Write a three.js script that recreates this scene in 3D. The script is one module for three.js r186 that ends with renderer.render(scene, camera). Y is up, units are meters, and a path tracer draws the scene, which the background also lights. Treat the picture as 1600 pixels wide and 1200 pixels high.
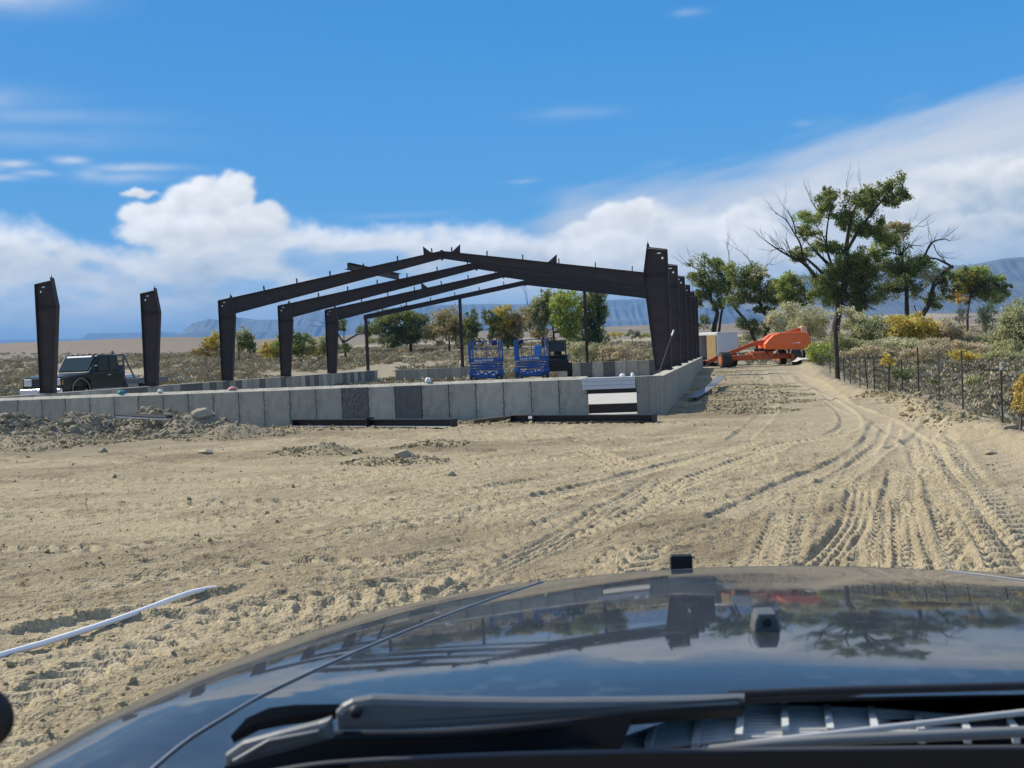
import * as THREE from 'three';
import { mergeGeometries, mergeVertices } from 'three/addons/utils/BufferGeometryUtils.js';
import { RoundedBoxGeometry } from 'three/addons/geometries/RoundedBoxGeometry.js';

// ------------------------------------------------------------------ camera
const F = 1871.5, PITCH = 0.025, ROLL = 0.0412, EYE = 1.54;      // focal length in photo pixels, tilt, roll, eye height
const scene = new THREE.Scene();
const camera = new THREE.PerspectiveCamera(2 * Math.atan(600 / F) * 180 / Math.PI, 4 / 3, 0.05, 60000);
camera.rotation.order = 'YXZ';
camera.position.set(0, EYE, 0);
camera.rotation.set(-PITCH, 0, -ROLL);
camera.focus = 40; camera.userData.fStop = 18;
const renderer = new THREE.WebGLRenderer({ antialias: true });
renderer.setSize(1024, 768);
renderer.toneMapping = THREE.LinearToneMapping;
renderer.toneMappingExposure = 1.2;
renderer.shadowMap.enabled = true;

// ------------------------------------------------------------------ noise
function hash2(x, y) { let h = Math.imul(x, 374761393) ^ Math.imul(y, 668265263); h = Math.imul(h ^ (h >>> 13), 1274126177); return ((h ^ (h >>> 16)) >>> 0) / 4294967296; }
function vn(x, y) {
  const xi = Math.floor(x), yi = Math.floor(y); let fx = x - xi, fy = y - yi;
  fx = fx * fx * (3 - 2 * fx); fy = fy * fy * (3 - 2 * fy);
  const a = hash2(xi, yi), b = hash2(xi + 1, yi), c = hash2(xi, yi + 1), d = hash2(xi + 1, yi + 1);
  return a + (b - a) * fx + (c - a) * fy + (a - b - c + d) * fx * fy;
}
function fbm(x, y, o = 4, g = 0.5) { let s = 0, a = 1, n = 0; for (let i = 0; i < o; i++) { s += a * vn(x, y); n += a; a *= g; const t = x * 2.03 + 17.3; y = y * 2.03 - 9.1; x = t; } return s / n; }
function rng(seed) { let s = seed >>> 0; return () => { s = (s + 0x6D2B79F5) >>> 0; let t = Math.imul(s ^ (s >>> 15), 1 | s); t = (t + Math.imul(t ^ (t >>> 7), 61 | t)) ^ t; return ((t ^ (t >>> 14)) >>> 0) / 4294967296; }; }
const clamp = (v, a = 0, b = 1) => Math.min(b, Math.max(a, v));
const lerp = (a, b, t) => a + (b - a) * t;
const sm = (a, b, v) => { const t = clamp((v - a) / (b - a)); return t * t * (3 - 2 * t); };
function curve(pts, x) { if (x <= pts[0][0]) return pts[0][1]; for (let i = 1; i < pts.length; i++) if (x <= pts[i][0]) { const [a, b] = [pts[i - 1], pts[i]]; return lerp(b[1], a[1], 1 - (x - a[0]) / (b[0] - a[0])); } return pts[pts.length - 1][1]; }

// ------------------------------------------------------------------ sun and sky
const SUN_AZ = -62 * Math.PI / 180, SUN_EL = 43 * Math.PI / 180;
const sunDir = new THREE.Vector3(Math.sin(SUN_AZ) * Math.cos(SUN_EL), Math.sin(SUN_EL), -Math.cos(SUN_AZ) * Math.cos(SUN_EL));
const sun = new THREE.DirectionalLight(new THREE.Color().setRGB(1, 0.92, 0.78), 4.8);
sun.position.copy(sunDir).multiplyScalar(120); sun.castShadow = true;
Object.assign(sun.shadow.camera, { left: -70, right: 70, top: 70, bottom: -70, near: 1, far: 300 });
sun.shadow.mapSize.set(4096, 4096);
scene.add(sun, sun.target);

(function makeSky() {
  const W = 4096, Hh = 2048, data = new Float32Array(W * Hh * 4);
  // u: azimuth in units of 1/1871 rad from the road ahead, v: height above the eye's level in the same units
  const deck = [[-900, 215], [-300, 240], [0, 228], [100, 217], [150, 196], [200, 176], [262, 178], [330, 225], [430, 238], [470, 215], [530, 209], [620, 205], [700, 204], [790, 202], [860, 182], [890, 180], [930, 195], [980, 226], [1030, 222], [1080, 205], [1150, 215], [1250, 240], [1400, 250], [1600, 262], [2000, 230], [2600, 200], [3600, 235]];
  const sheet = [[700, 120], [860, 215], [900, 246], [1000, 262], [1100, 266], [1200, 285], [1300, 318], [1400, 338], [1500, 352], [1600, 372], [1800, 400], [2200, 380], [2600, 250], [3000, 120]];
  const puffs = [[345, 250, 62, 42], [300, 225, 50, 26], [385, 262, 34, 36], [420, 225, 50, 26], [262, 230, 46, 20], [250, 262, 34, 7], [300, 205, 90, 30], [980, 200, 60, 30], [1010, 215, 30, 18], [940, 185, 60, 22], [1165, 180, 45, 30], [1175, 160, 55, 30], [1490, 200, 50, 26, .74], [1530, 218, 40, 22, .80], [1560, 205, 50, 34, .72], [1610, 222, 52, 36, .76], [1560, 240, 26, 12, 1.02], [1600, 160, 60, 24, .70], [1520, 150, 90, 26, .76], [1420, 190, 60, 20, .86], [950, 155, 90, 30],
    [-420, 230, 120, 50], [-900, 250, 150, 60], [2100, 230, 130, 60], [2700, 240, 160, 60], [-1700, 240, 160, 50], [3500, 220, 150, 50]];
  const wisps = [[75, 303, 26, 5, .75], [150, 310, 20, 5.5, .8], [40, 296, 30, 4, .5], [105, 290, 28, 4, .45], [58, 283, 34, 5, .5], [240, 300, 70, 6, .5], [225, 285, 60, 8, .4], [180, 290, 22, 9, .4], [10, 452, 26, 12, .55], [40, 548, 120, 24, .62], [-50, 395, 140, 20, .5], [100, 372, 180, 14, .18], [100, 340, 190, 16, .16], [910, 370, 70, 9, .16], [1095, 510, 24, 5, .25], [1262, 330, 18, 5, .18], [828, 270, 22, 2.5, .35], [640, 222, 90, 4, .15],
    [-700, 480, 260, 40, .4], [2300, 560, 300, 50, .4], [-1500, 700, 400, 60, .4], [3300, 640, 380, 60, .35]];
  for (let j = 0; j < Hh; j++) {
    const el = ((j + 0.5) / Hh - 0.5) * Math.PI, sinE = Math.max(0, Math.sin(el));
    for (let i = 0; i < W; i++) {
      const k = (j * W + i) * 4;
      const a = ((i + 0.5) / W - 0.5) * 2 * Math.PI;
      let az = a + Math.PI / 2; if (az > Math.PI) az -= 2 * Math.PI;                 // 0 straight ahead, right positive
      const cosSun = Math.sin(el) * sunDir.y + Math.cos(el) * Math.cos(SUN_EL) * Math.cos(az - SUN_AZ);
      const v = Math.tan(Math.max(0, Math.min(el, 1.2))) * 1871.5;
      // clear air
      const t = Math.pow(1 - sinE, 6);
      let r = lerp(0.026, 0.17, t), g = lerp(0.215, 0.48, t), b = lerp(0.58, 0.80, t);
      const top = sm(0.16, 0.75, sinE); r = lerp(r, 0.030, top); g = lerp(g, 0.155, top); b = lerp(b, 0.45, top);
      const halo = 0.10 * Math.pow(Math.max(0, cosSun), 6) + 0.5 * Math.pow(Math.max(0, cosSun), 60); r += halo; g += halo * .97; b += halo * .9;
      if (el > .26) { // added high cloud outside the view, whitens the blue skylight in the shade
        const dx = Math.cos(el) * Math.sin(az) / (sinE + .2), dz = Math.cos(el) * Math.cos(az) / (sinE + .2);
        const q = fbm(dx * 2.6 + 4 + .8 * fbm(dx * 3, dz * 3, 3), dz * 5.2 - dx * 2 + 9, 5), c = .72 * sm(.42, .70, q) * sm(.28, .50, el); r = lerp(r, .80, c); g = lerp(g, .82, c); b = lerp(b, .84, c);
      }
      if (el > -0.02 && v < 1900) {
        const U = 800 + az * 1871.5;
        const wx = (fbm(U * .011, v * .016, 4) - .5) * 46, wy = (fbm(U * .011 + 40, v * .016 + 9, 4) - .5) * 34;
        const fx = (fbm(U * .05, v * .06 + 3, 3) - .5) * 16, fy = (fbm(U * .05 + 70, v * .06, 3) - .5) * 14;
        const wave = 34 * Math.sin(az * 3) ;
        const inV = sm(1900, 2600, Math.abs(U - 800));                                // beyond the frame the deck only follows noise
        const T = lerp(curve(deck, U), 215 + wave + 80 * (vn(U * .0035, 3.3) - .5), inV);
        let veil = 0, st = 0, cov = 0, lit = 0, pc = 0, pl = 0;
        if (v < 520) {
        // veil sheet, drawn out sideways
        const T2 = lerp(curve(sheet, U), 330 * vn(U * .0016, 8.1) + 60, inV);
        st = fbm(U * .006 + v * .012, v * .05 - U * .012, 4);
        veil = sm(22, -60, v - T2 + (st - .5) * 70) * (0.62 + .38 * st);
        // deck
        const ff = (fbm(U * .12 + 5, v * .14, 3) - .5) * 12; let dd = sm(13, -22, v - T + wy * .6 + fy * 1.1 + ff * .8) ;
        cov = dd * (0.95 - .55 * sm(.50, .74, fbm(U * .010 + 5, v * .026, 4)));
        lit = 0.74 + 0.20 * sm(-50, 4, v - T + fy * 1.6 + wy * .5) - 0.17 * sm(T * .7, 20, v) + .34 * (fbm(U * .012 + 9, v * .034, 5) - .5) * 1.35 + .12 * (fbm(U * .05 + 2, v * .10, 3) - .5);
        // puffs
        pc = 0; pl = 0;
        for (const [cx, cy, rx, ry, shade = 1] of puffs) {
          const dx = (U - cx + wx * .55 + fx) / rx, dy = (v - cy + wy * .5 + fy) / ry;
          if (dx > 2 || dx < -2 || dy > 2 || dy < -2) continue;
          const q = 1 - Math.sqrt(dx * dx + dy * dy) + ff / (rx + ry) * 1.1, c = sm(-.05, .26, q);
          if (c > 0) { const sh = shade * 0.80 + 0.13 * clamp(dy * .8 - dx * .35 + .3, -1.2, 1) + .30 * (fbm(U * .045 + 3, v * .055, 4) - .5); pl = lerp(pl, sh, pc > 0 ? c : 1); pc = Math.max(pc, c); }
        }
        }
        let wc = 0;
        for (const [cx, cy, rx, ry, s] of wisps) { const dx = (U - cx + wx * .5) / rx, dy = (v - cy + wy * .18 + fy * .3) / ry; const q = dx * dx + dy * dy; if (q < 4) wc = Math.max(wc, s * Math.exp(-q * 1.1) * (.55 + .9 * fbm(U * .02, v * .09, 3))); }
        const mix = (c, br, cr, cg, cb) => { r = lerp(r, br * cr, c); g = lerp(g, br * cg, c); b = lerp(b, br * cb, c); };
        mix(clamp(wc), .74, .97, 1, 1.03);
        mix(veil * .95, .66 + .10 * st, 1.01, 1, .975);
        const dim = sm(.86, .55, lit); mix(cov, lit, lerp(1.01, .86, dim), lerp(.995, .965, dim), lerp(.96, 1.04, dim));
        mix(pc * .95, pl, lerp(1.01, .86, sm(.78, .5, pl)), 1, lerp(.97, 1.10, sm(.78, .5, pl)));
        // thicker air towards the horizon
        const hz = sm(150, 20, v) * .78; r = lerp(r, .30, hz); g = lerp(g, .50, hz); b = lerp(b, .76, hz);
      }
      data[k] = r; data[k + 1] = g; data[k + 2] = b; data[k + 3] = 1;
    }
  }
  const tex = new THREE.DataTexture(data, W, Hh, THREE.RGBAFormat, THREE.FloatType);
  tex.mapping = THREE.EquirectangularReflectionMapping; tex.magFilter = THREE.LinearFilter; tex.needsUpdate = true;
  scene.background = tex; scene.environment = tex;
})();
scene.fog = new THREE.FogExp2(new THREE.Color().setRGB(0.24, 0.55, 1.0), 9.5e-5);

// ------------------------------------------------------------------ measuring helpers: where a point read off the photograph stands in the place
function rayOf(px, py) {
  const u = px - 800, v = 600 - py, cr = Math.cos(ROLL), sr = Math.sin(ROLL), c = Math.cos(PITCH), s = Math.sin(PITCH);
  const x = (u * cr + v * sr) / F, yc = (-u * sr + v * cr) / F;
  return [x, yc * c - s, c + yc * s];
}
function at(px, py, depth) { const [x, y, f] = rayOf(px, py), t = depth / f; return new THREE.Vector3(x * t, EYE + y * t, -depth); }
function onGround(px, py, Y = 0) { const [x, y, f] = rayOf(px, py), t = (Y - EYE) / y; return new THREE.Vector3(x * t, Y, -f * t); }
const level = px => 553.2 - 0.0412 * (px - 800);                                      // row of the eye's level

// ------------------------------------------------------------------ object helpers
const taken = {};
function numbered(n) { if (!(n in taken)) { taken[n] = 0; return n; } taken[n]++; return n + '_' + String(taken[n]).padStart(3, '0'); }
function thing(name, label, category, pos = [0, 0, 0], turn = 0, group) {
  const o = new THREE.Group(); o.name = numbered(name); o.position.set(...(pos.isVector3 ? pos.toArray() : pos)); o.rotation.y = turn;
  o.userData = { label, category }; if (group) o.userData.group = group; scene.add(o); return o;
}
function shadow(m) { m.castShadow = true; m.receiveShadow = true; return m; }
function part(name, geo, mat, parent, label) {
  const m = shadow(new THREE.Mesh(Array.isArray(geo) ? join(geo) : geo, mat)); m.name = name; if (label) m.userData.label = label; parent.add(m); return m;
}
function lone(name, geo, mat, label, category, group) {
  const m = shadow(new THREE.Mesh(Array.isArray(geo) ? join(geo) : geo, mat)); m.name = numbered(name); m.userData = { label, category }; if (group) m.userData.group = group; scene.add(m); return m;
}
function struct(name, geo, mat) { const m = shadow(new THREE.Mesh(Array.isArray(geo) ? join(geo) : geo, mat)); m.name = numbered(name); m.userData = { kind: 'structure' }; scene.add(m); return m; }
function join(list) {
  const out = list.map(g => { const n = g.index ? g.toNonIndexed() : g.clone(); for (const k of Object.keys(n.attributes)) if (!['position', 'normal', 'uv', 'color'].includes(k)) n.deleteAttribute(k); return n; });
  return mergeGeometries(out);
}
const mat4 = (p = [0, 0, 0], r = [0, 0, 0], s = [1, 1, 1]) => new THREE.Matrix4().compose(new THREE.Vector3(...p), new THREE.Quaternion().setFromEuler(new THREE.Euler(...r)), new THREE.Vector3(...s));
function metres(g, k = 1) {                                                           // uv in metres from the face's own plane
  const n = g.index ? g.toNonIndexed() : g; if (!n.attributes.normal) n.computeVertexNormals();
  const p = n.attributes.position, q = n.attributes.normal, uv = new Float32Array(p.count * 2);
  for (let i = 0; i < p.count; i++) {
    const ax = Math.abs(q.getX(i)), ay = Math.abs(q.getY(i)), az = Math.abs(q.getZ(i));
    const [a, b] = ay > ax && ay > az ? [p.getX(i), p.getZ(i)] : ax > az ? [p.getZ(i), p.getY(i)] : [p.getX(i), p.getY(i)];
    uv[2 * i] = a * k; uv[2 * i + 1] = b * k;
  }
  n.setAttribute('uv', new THREE.BufferAttribute(uv, 2)); return n;
}
function box(w, h, d, p = [0, 0, 0], r = [0, 0, 0]) { return metres(new THREE.BoxGeometry(w, h, d)).applyMatrix4(mat4(p, r)); }
function rbox(w, h, d, p = [0, 0, 0], r = [0, 0, 0], rad = 0.02, seg = 2) { return metres(new RoundedBoxGeometry(w, h, d, seg, Math.min(rad, w / 2.05, h / 2.05, d / 2.05))).applyMatrix4(mat4(p, r)); }
function cyl(r1, r2, h, p = [0, 0, 0], r = [0, 0, 0], seg = 16) { return new THREE.CylinderGeometry(r1, r2, h, seg).applyMatrix4(mat4(p, r)); }
function bar(a, b, r1, r2 = r1, seg = 6) {
  const A = a.isVector3 ? a : new THREE.Vector3(...a), B = b.isVector3 ? b : new THREE.Vector3(...b), d = B.clone().sub(A), L = d.length();
  const g = new THREE.CylinderGeometry(r2, r1, L, seg); g.translate(0, L / 2, 0);
  g.applyQuaternion(new THREE.Quaternion().setFromUnitVectors(new THREE.Vector3(0, 1, 0), d.normalize())); g.translate(A.x, A.y, A.z); return g;
}
function beamBetween(a, b, w, h) {                                                    // box of section w x h from a to b, kept upright
  const A = a.isVector3 ? a : new THREE.Vector3(...a), B = b.isVector3 ? b : new THREE.Vector3(...b), d = B.clone().sub(A), L = d.length();
  const g = metres(new THREE.BoxGeometry(w, h, L)), m = new THREE.Matrix4().lookAt(B, A, new THREE.Vector3(0, 1, 0)); m.setPosition(A.clone().add(B).multiplyScalar(.5)); return g.applyMatrix4(m);
}
function prism(pts, depth, bevel = 0, z0 = -depth / 2) {                              // outline in xy, extruded along z
  const s = new THREE.Shape(pts.map(([x, y]) => new THREE.Vector2(x, y)));
  const g = new THREE.ExtrudeGeometry(s, { depth: depth - 2 * bevel, bevelEnabled: bevel > 0, bevelSize: bevel, bevelThickness: bevel, bevelSegments: 2, bevelOffset: -bevel, curveSegments: 6 });
  g.translate(0, 0, z0 + bevel); return metres(g);
}
const rgb = (r, g, b) => new THREE.Color().setRGB(r, g, b);
function tex8(n, fn, srgb = false, rep = 1) {                                         // fn(u, v) -> grey or [r,g,b] in 0..1, tiled by blending
  const d = new Uint8Array(n * n * 4);
  for (let j = 0; j < n; j++) for (let i = 0; i < n; i++) { const c = fn(i / n, j / n, i, j), k = (j * n + i) * 4; for (let q = 0; q < 3; q++) d[k + q] = clamp(Array.isArray(c) ? c[q] : c) * 255; d[k + 3] = 255; }
  const t = new THREE.DataTexture(d, n, n); t.wrapS = t.wrapT = THREE.RepeatWrapping; t.magFilter = THREE.LinearFilter; t.minFilter = THREE.LinearMipmapLinearFilter; t.generateMipmaps = true; if (srgb) t.colorSpace = THREE.SRGBColorSpace; t.repeat.set(rep, rep); t.needsUpdate = true; return t;
}
function tileFbm(u, v, s, o, seed = 0) { // periodic over the unit square
  const f = (a, b) => fbm(a * s + seed, b * s + seed * 1.7, o);
  const wu = sm(.75, 1, u), wv = sm(.75, 1, v);
  return lerp(lerp(f(u, v), f(u - 1, v), wu), lerp(f(u, v - 1), f(u - 1, v - 1), wu), wv);
}
const std = (o) => new THREE.MeshStandardMaterial(o);
const phys = (o) => new THREE.MeshPhysicalMaterial(o);

// textures
const tDirtBump = tex8(1024, (u, v) => .5 * tileFbm(u, v, 46, 4, 3) + .35 * tileFbm(u, v, 130, 2, 8) + .3 * Math.pow(tileFbm(u, v, 22, 3, 1), 2));
const tDirt = tex8(1024, (u, v) => { const a = tileFbm(u, v, 60, 4, 21), b = tileFbm(u, v, 9, 4, 5), c = tileFbm(u, v, 170, 2, 2), s = .82 + .42 * (a - .5) + .26 * (b - .5) + .75 * (c - .5); return [s, s * (.985 + .04 * (b - .5)), s * (.96 + .1 * (b - .5))]; }, false);
const tConc = tex8(512, (u, v) => { const a = tileFbm(u, v, 7, 5, 4), c = tileFbm(u, v, 60, 3, 9), s = .86 + .30 * (a - .5) + .16 * (c - .5) - .30 * Math.max(0, tileFbm(u, v, 95, 2, 31) - .72); return [s, s, s * .985]; });
const tPanel = tex8(512, (u, v) => { const a = tileFbm(u, v, 6, 5, 4), c = tileFbm(u, v, 60, 3, 9), e = Math.exp(-Math.pow(Math.min(u, 1 - u) / .09, 2)), pit = sm(.52, .66, tileFbm(u, v, 42, 3, 23)) * (e * .9 + .10), run = fbm(u * 14, v * 2, 3); const s = .84 + .34 * (a - .5) + .14 * (c - .5) + .12 * (run - .5) - .5 * pit; return [s, s, s * .985]; });
const tConcRough = tex8(512, (u, v) => { const c = tileFbm(u, v, 70, 3, 19), d = tileFbm(u, v, 30, 3, 6); const s = .55 + 1.1 * (c - .5) + .7 * (d - .5); return [s, s, s * .97]; });
const tBoard = tex8(512, (u, v) => { const st = hash2(Math.floor(u * 40), 5), c = tileFbm(u, v, 50, 3, 11); const s = .72 + .25 * (st - .5) + .35 * (c - .5) - (Math.abs((u * 40) % 1 - .5) > .44 ? .2 : 0); return [s, s, s * .98]; });
const tSteel = tex8(512, (u, v) => { const a = tileFbm(u, v, 5, 5, 14), c = tileFbm(u, v, 40, 3, 3), s = .82 + .5 * (a - .5) + .2 * (c - .5); return [s * (1 + .18 * (a - .5)), s, s * (1 - .12 * (a - .5))]; });
const tBark = tex8(256, (u, v) => { const c = tileFbm(u * 3 % 1, v, 12, 4, 7), d = tileFbm(u, v, 40, 3, 2); const s = .55 + .8 * (c - .5) + .4 * (d - .5); return [s, s * .95, s * .88]; });
const tWood = tex8(256, (u, v) => { const c = fbm(u * 60, v * 3, 3), d = tileFbm(u, v, 8, 3, 2); const s = .78 + .3 * (c - .5) + .3 * (d - .5); return [s, s * .93, s * .8]; });
const tRock = tex8(256, (u, v) => .75 + .5 * (tileFbm(u, v, 14, 4, 6) - .5));
console.log('textures');

// materials
const M = {
  steel: std({ color: rgb(.050, .033, .028), map: tSteel, roughness: .62, metalness: 0 }),
  steelDark: std({ color: rgb(.022, .020, .022), map: tSteel, roughness: .5 }),
  conc: [.40, .44, .36, .47].map((c, i) => std({ color: rgb(c * 1.22, c * 1.15, c * .92), map: tPanel, roughness: .92, bumpMap: tPanel, bumpScale: .006 })),
  
  concDark: std({ color: rgb(.17, .165, .15), map: tConc, roughness: .95, bumpMap: tConcRough, bumpScale: .006 }),
  concRough: std({ color: rgb(.30, .285, .255), map: tConcRough, roughness: .97, bumpMap: tConcRough, bumpScale: .012 }),
  concBoard: std({ color: rgb(.48, .445, .355), map: tBoard, roughness: .95, bumpMap: tBoard, bumpScale: .01 }),
  slab: std({ color: rgb(.50, .485, .44), map: tConc, roughness: .9 }),
  board: std({ color: rgb(.66, .66, .65), roughness: .55, metalness: .1 }),
  blue: std({ color: rgb(.016, .095, .33), roughness: .45 }),
  blueDark: std({ color: rgb(.010, .030, .085), roughness: .5 }),
  blueLight: std({ color: rgb(.03, .20, .55), roughness: .45 }),
  grey: std({ color: rgb(.16, .165, .17), roughness: .6 }),
  black: std({ color: rgb(.012, .012, .013), roughness: .6 }),
  rubber: std({ color: rgb(.022, .021, .020), roughness: .9 }),
  mudRubber: std({ color: rgb(.10, .088, .070), roughness: .95, map: tRock }),
  orange: phys({ color: rgb(.90, .155, .020), roughness: .42, clearcoat: .3, clearcoatRoughness: .3 }),
  orangeDark: std({ color: rgb(.72, .15, .035), roughness: .6, map: tSteel }),
  cream: std({ color: rgb(.62, .52, .30), roughness: .7 }),
  trailer: std({ color: rgb(.66, .66, .68), roughness: .5 }),
  trailerTop: std({ color: rgb(.78, .78, .76), roughness: .5 }),
  wood: std({ color: rgb(.55, .40, .20), map: tWood, roughness: .8 }),
  woodGrey: std({ color: rgb(.16, .13, .105), map: tWood, roughness: .9 }),
  bark: std({ color: rgb(.115, .098, .080), map: tBark, roughness: 1, bumpMap: tBark, bumpScale: .02 }),
  barkPale: std({ color: rgb(.22, .20, .175), map: tBark, roughness: 1 }),
  truckPaint: phys({ color: rgb(.007, .016, .015), roughness: .42, clearcoat: .4, clearcoatRoughness: .08, specularIntensity: .5 }),
  truckSilver: phys({ color: rgb(.26, .25, .23), roughness: .4, clearcoat: .5 }),
  chrome: std({ color: rgb(.72, .72, .72), roughness: .22, metalness: .9 }),
  lamp: phys({ color: rgb(.72, .70, .66), roughness: .15, clearcoat: 1 }),
  amber: phys({ color: rgb(.65, .30, .05), roughness: .2, clearcoat: 1 }),
  glassDark: phys({ color: rgb(.03, .048, .05), roughness: .08, specularIntensity: .7 }),
  white: std({ color: rgb(.80, .80, .78), roughness: .6 }),
  teal: std({ color: rgb(.03, .22, .26), roughness: .6 }),
  pink: std({ color: rgb(.62, .26, .24), roughness: .7 }),
  rockPale: std({ color: rgb(.46, .40, .28), map: tRock, roughness: 1, flatShading: true }),
  rockGrey: std({ color: rgb(.34, .295, .205), map: tRock, roughness: 1, flatShading: true }),
  wire: std({ color: rgb(.14, .13, .12), roughness: .6, metalness: .4 }),
  post: std({ color: rgb(.065, .060, .052), roughness: .7 }),
};

// ------------------------------------------------------------------ terrain
const fenceLine = [[1567, 670], [1505.5, 654], [1469, 631], [1437, 625], [1387, 622], [1355, 610], [1319, 599], [1287, 582]].map(([x, y]) => onGround(x, y));
const heaps = [[-13.2, 27.0, 1.5, .46], [-11.4, 27.4, 1.2, .52], [-9.9, 27.2, 1.2, .50], [-8.2, 27.6, 1.1, .56], [-7.0, 26.6, 1.0, .40], [-5.9, 25.4, .9, .24], [-10.6, 25.2, 1.7, .22], [-14.6, 26.6, 1.6, .4],
  [-3.15, 19.9, .42, .17], [-3.6, 20.3, .4, .12], [-1.55, 17.6, .40, .10], [-1.9, 17.8, .5, .07], [-1.4, 20.6, .5, .07], [6.2, 31, 1.1, .10], [7.0, 35, 1.2, .12], [8.2, 42, 1.3, .10], [5.4, 27.5, .8, .06]];
function rough(x, d) { return fbm(x * 2.1, d * 2.1, 3); }
function nearFence(x, d) { // signed distance, positive beyond the fence
  let best = 1e9, side = 1;
  for (let i = 1; i < fenceLine.length; i++) {
    const a = fenceLine[i - 1], b = fenceLine[i], ax = a.x, ad = -a.z, ex = b.x - a.x, ed = -b.z + a.z;
    const tt = clamp(((x - ax) * ex + (d - ad) * ed) / (ex * ex + ed * ed), i === 1 ? -3 : 0, i === fenceLine.length - 1 ? 3 : 1), qx = x - ax - ex * tt, qd = d - ad - ed * tt, q = Math.hypot(qx, qd);
    if (q < best) { best = q; side = (qx * ed - qd * ex) > 0 ? 1 : -1; }
  }
  return best * side;
}
function base(x, d) {
  let h = 0;
  if (d > 40) {
    const lump = fbm(x * .02 + 3, d * .02, 3) - .5;
    h += sm(66, 150, d) * (2.2 + 1.6 * lump) * (x > 8 ? lerp(1, .45, sm(8, 30, x)) : 1);
    h += sm(150, 420, d) * 2.6 + sm(330, 1700, d) * (26 + 10 * (fbm(x * .0016 + 9, d * .0016, 3) - .5)) + sm(1700, 6000, d) * 38;
    h += 9 * Math.exp(-(((d - 620) / 220) ** 2)) * sm(-90, -200, x) * (.7 + .6 * fbm(x * .01, 4, 3));
    if (d > 220) h += sm(220, 700, d) * 9 * (fbm(x * .006, d * .004 + 7, 4) - .48) * (1 - sm(1500, 4000, d));
    h += sm(-13, -22, x) * sm(40, 49, d) * .42;
    h += .225 * sm(46, 54, d) * sm(80, 70, d) * sm(-2.2, -.8, x - (5.782 + (d - 40.83) * .1816)) ;
  } else if (d < -60) h += sm(60, 2000, -d) * 8;
  if (Math.abs(x) > 60) h += sm(60, 900, Math.abs(x)) * sm(20, -20, Math.abs(d) - 60) * 6;
  return h;
}
function heapAt(x, d) { let h = 0; for (const [hx, hd, r, a] of heaps) { const q = ((x - hx) ** 2 + (d - hd) ** 2) / (r * r); if (q < 6) h = Math.max(h, a * 1.12 * Math.exp(-q * 1.2)); } return h; }
function manyTracks() { // older prints crossing the worked ground, mostly left to right
  const R = rng(31), out = [];
  for (let i = 0; i < 52; i++) { const y0 = 684 + 400 * Math.pow(R(), 1.7), k = (y0 - 560) / 340, x0 = -120 + 620 * R(), n = 5, pts = [], rise = (14 + 50 * R()) * k, bend = (R() - .5) * 40 * k, dx = (150 + 110 * R()); for (let q = 0; q < n; q++) pts.push([x0 + dx * q, Math.max(662, y0 - rise * q + bend * q * (q - 4) * .12)]); out.push([R() < .92 ? 'lug' : 'rib', .11 + .07 * R(), pts, y0 > 840 ? .36 : .62]); }
  for (let i = 0; i < 9; i++) { const x0 = 1150 + 330 * R(), n = 5, pts = []; const tx = (R() - .5) * 160 + (x0 > 1380 ? 50 : -40), b = (R() - .5) * 60; for (let q = 0; q < n; q++) pts.push([x0 + tx * q / 4 + b * Math.sin(q), 668 + 60 * q + 10 * R()]); out.push(['lug', .12 + .08 * R(), pts, .42]); }
  return out;
}
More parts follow.
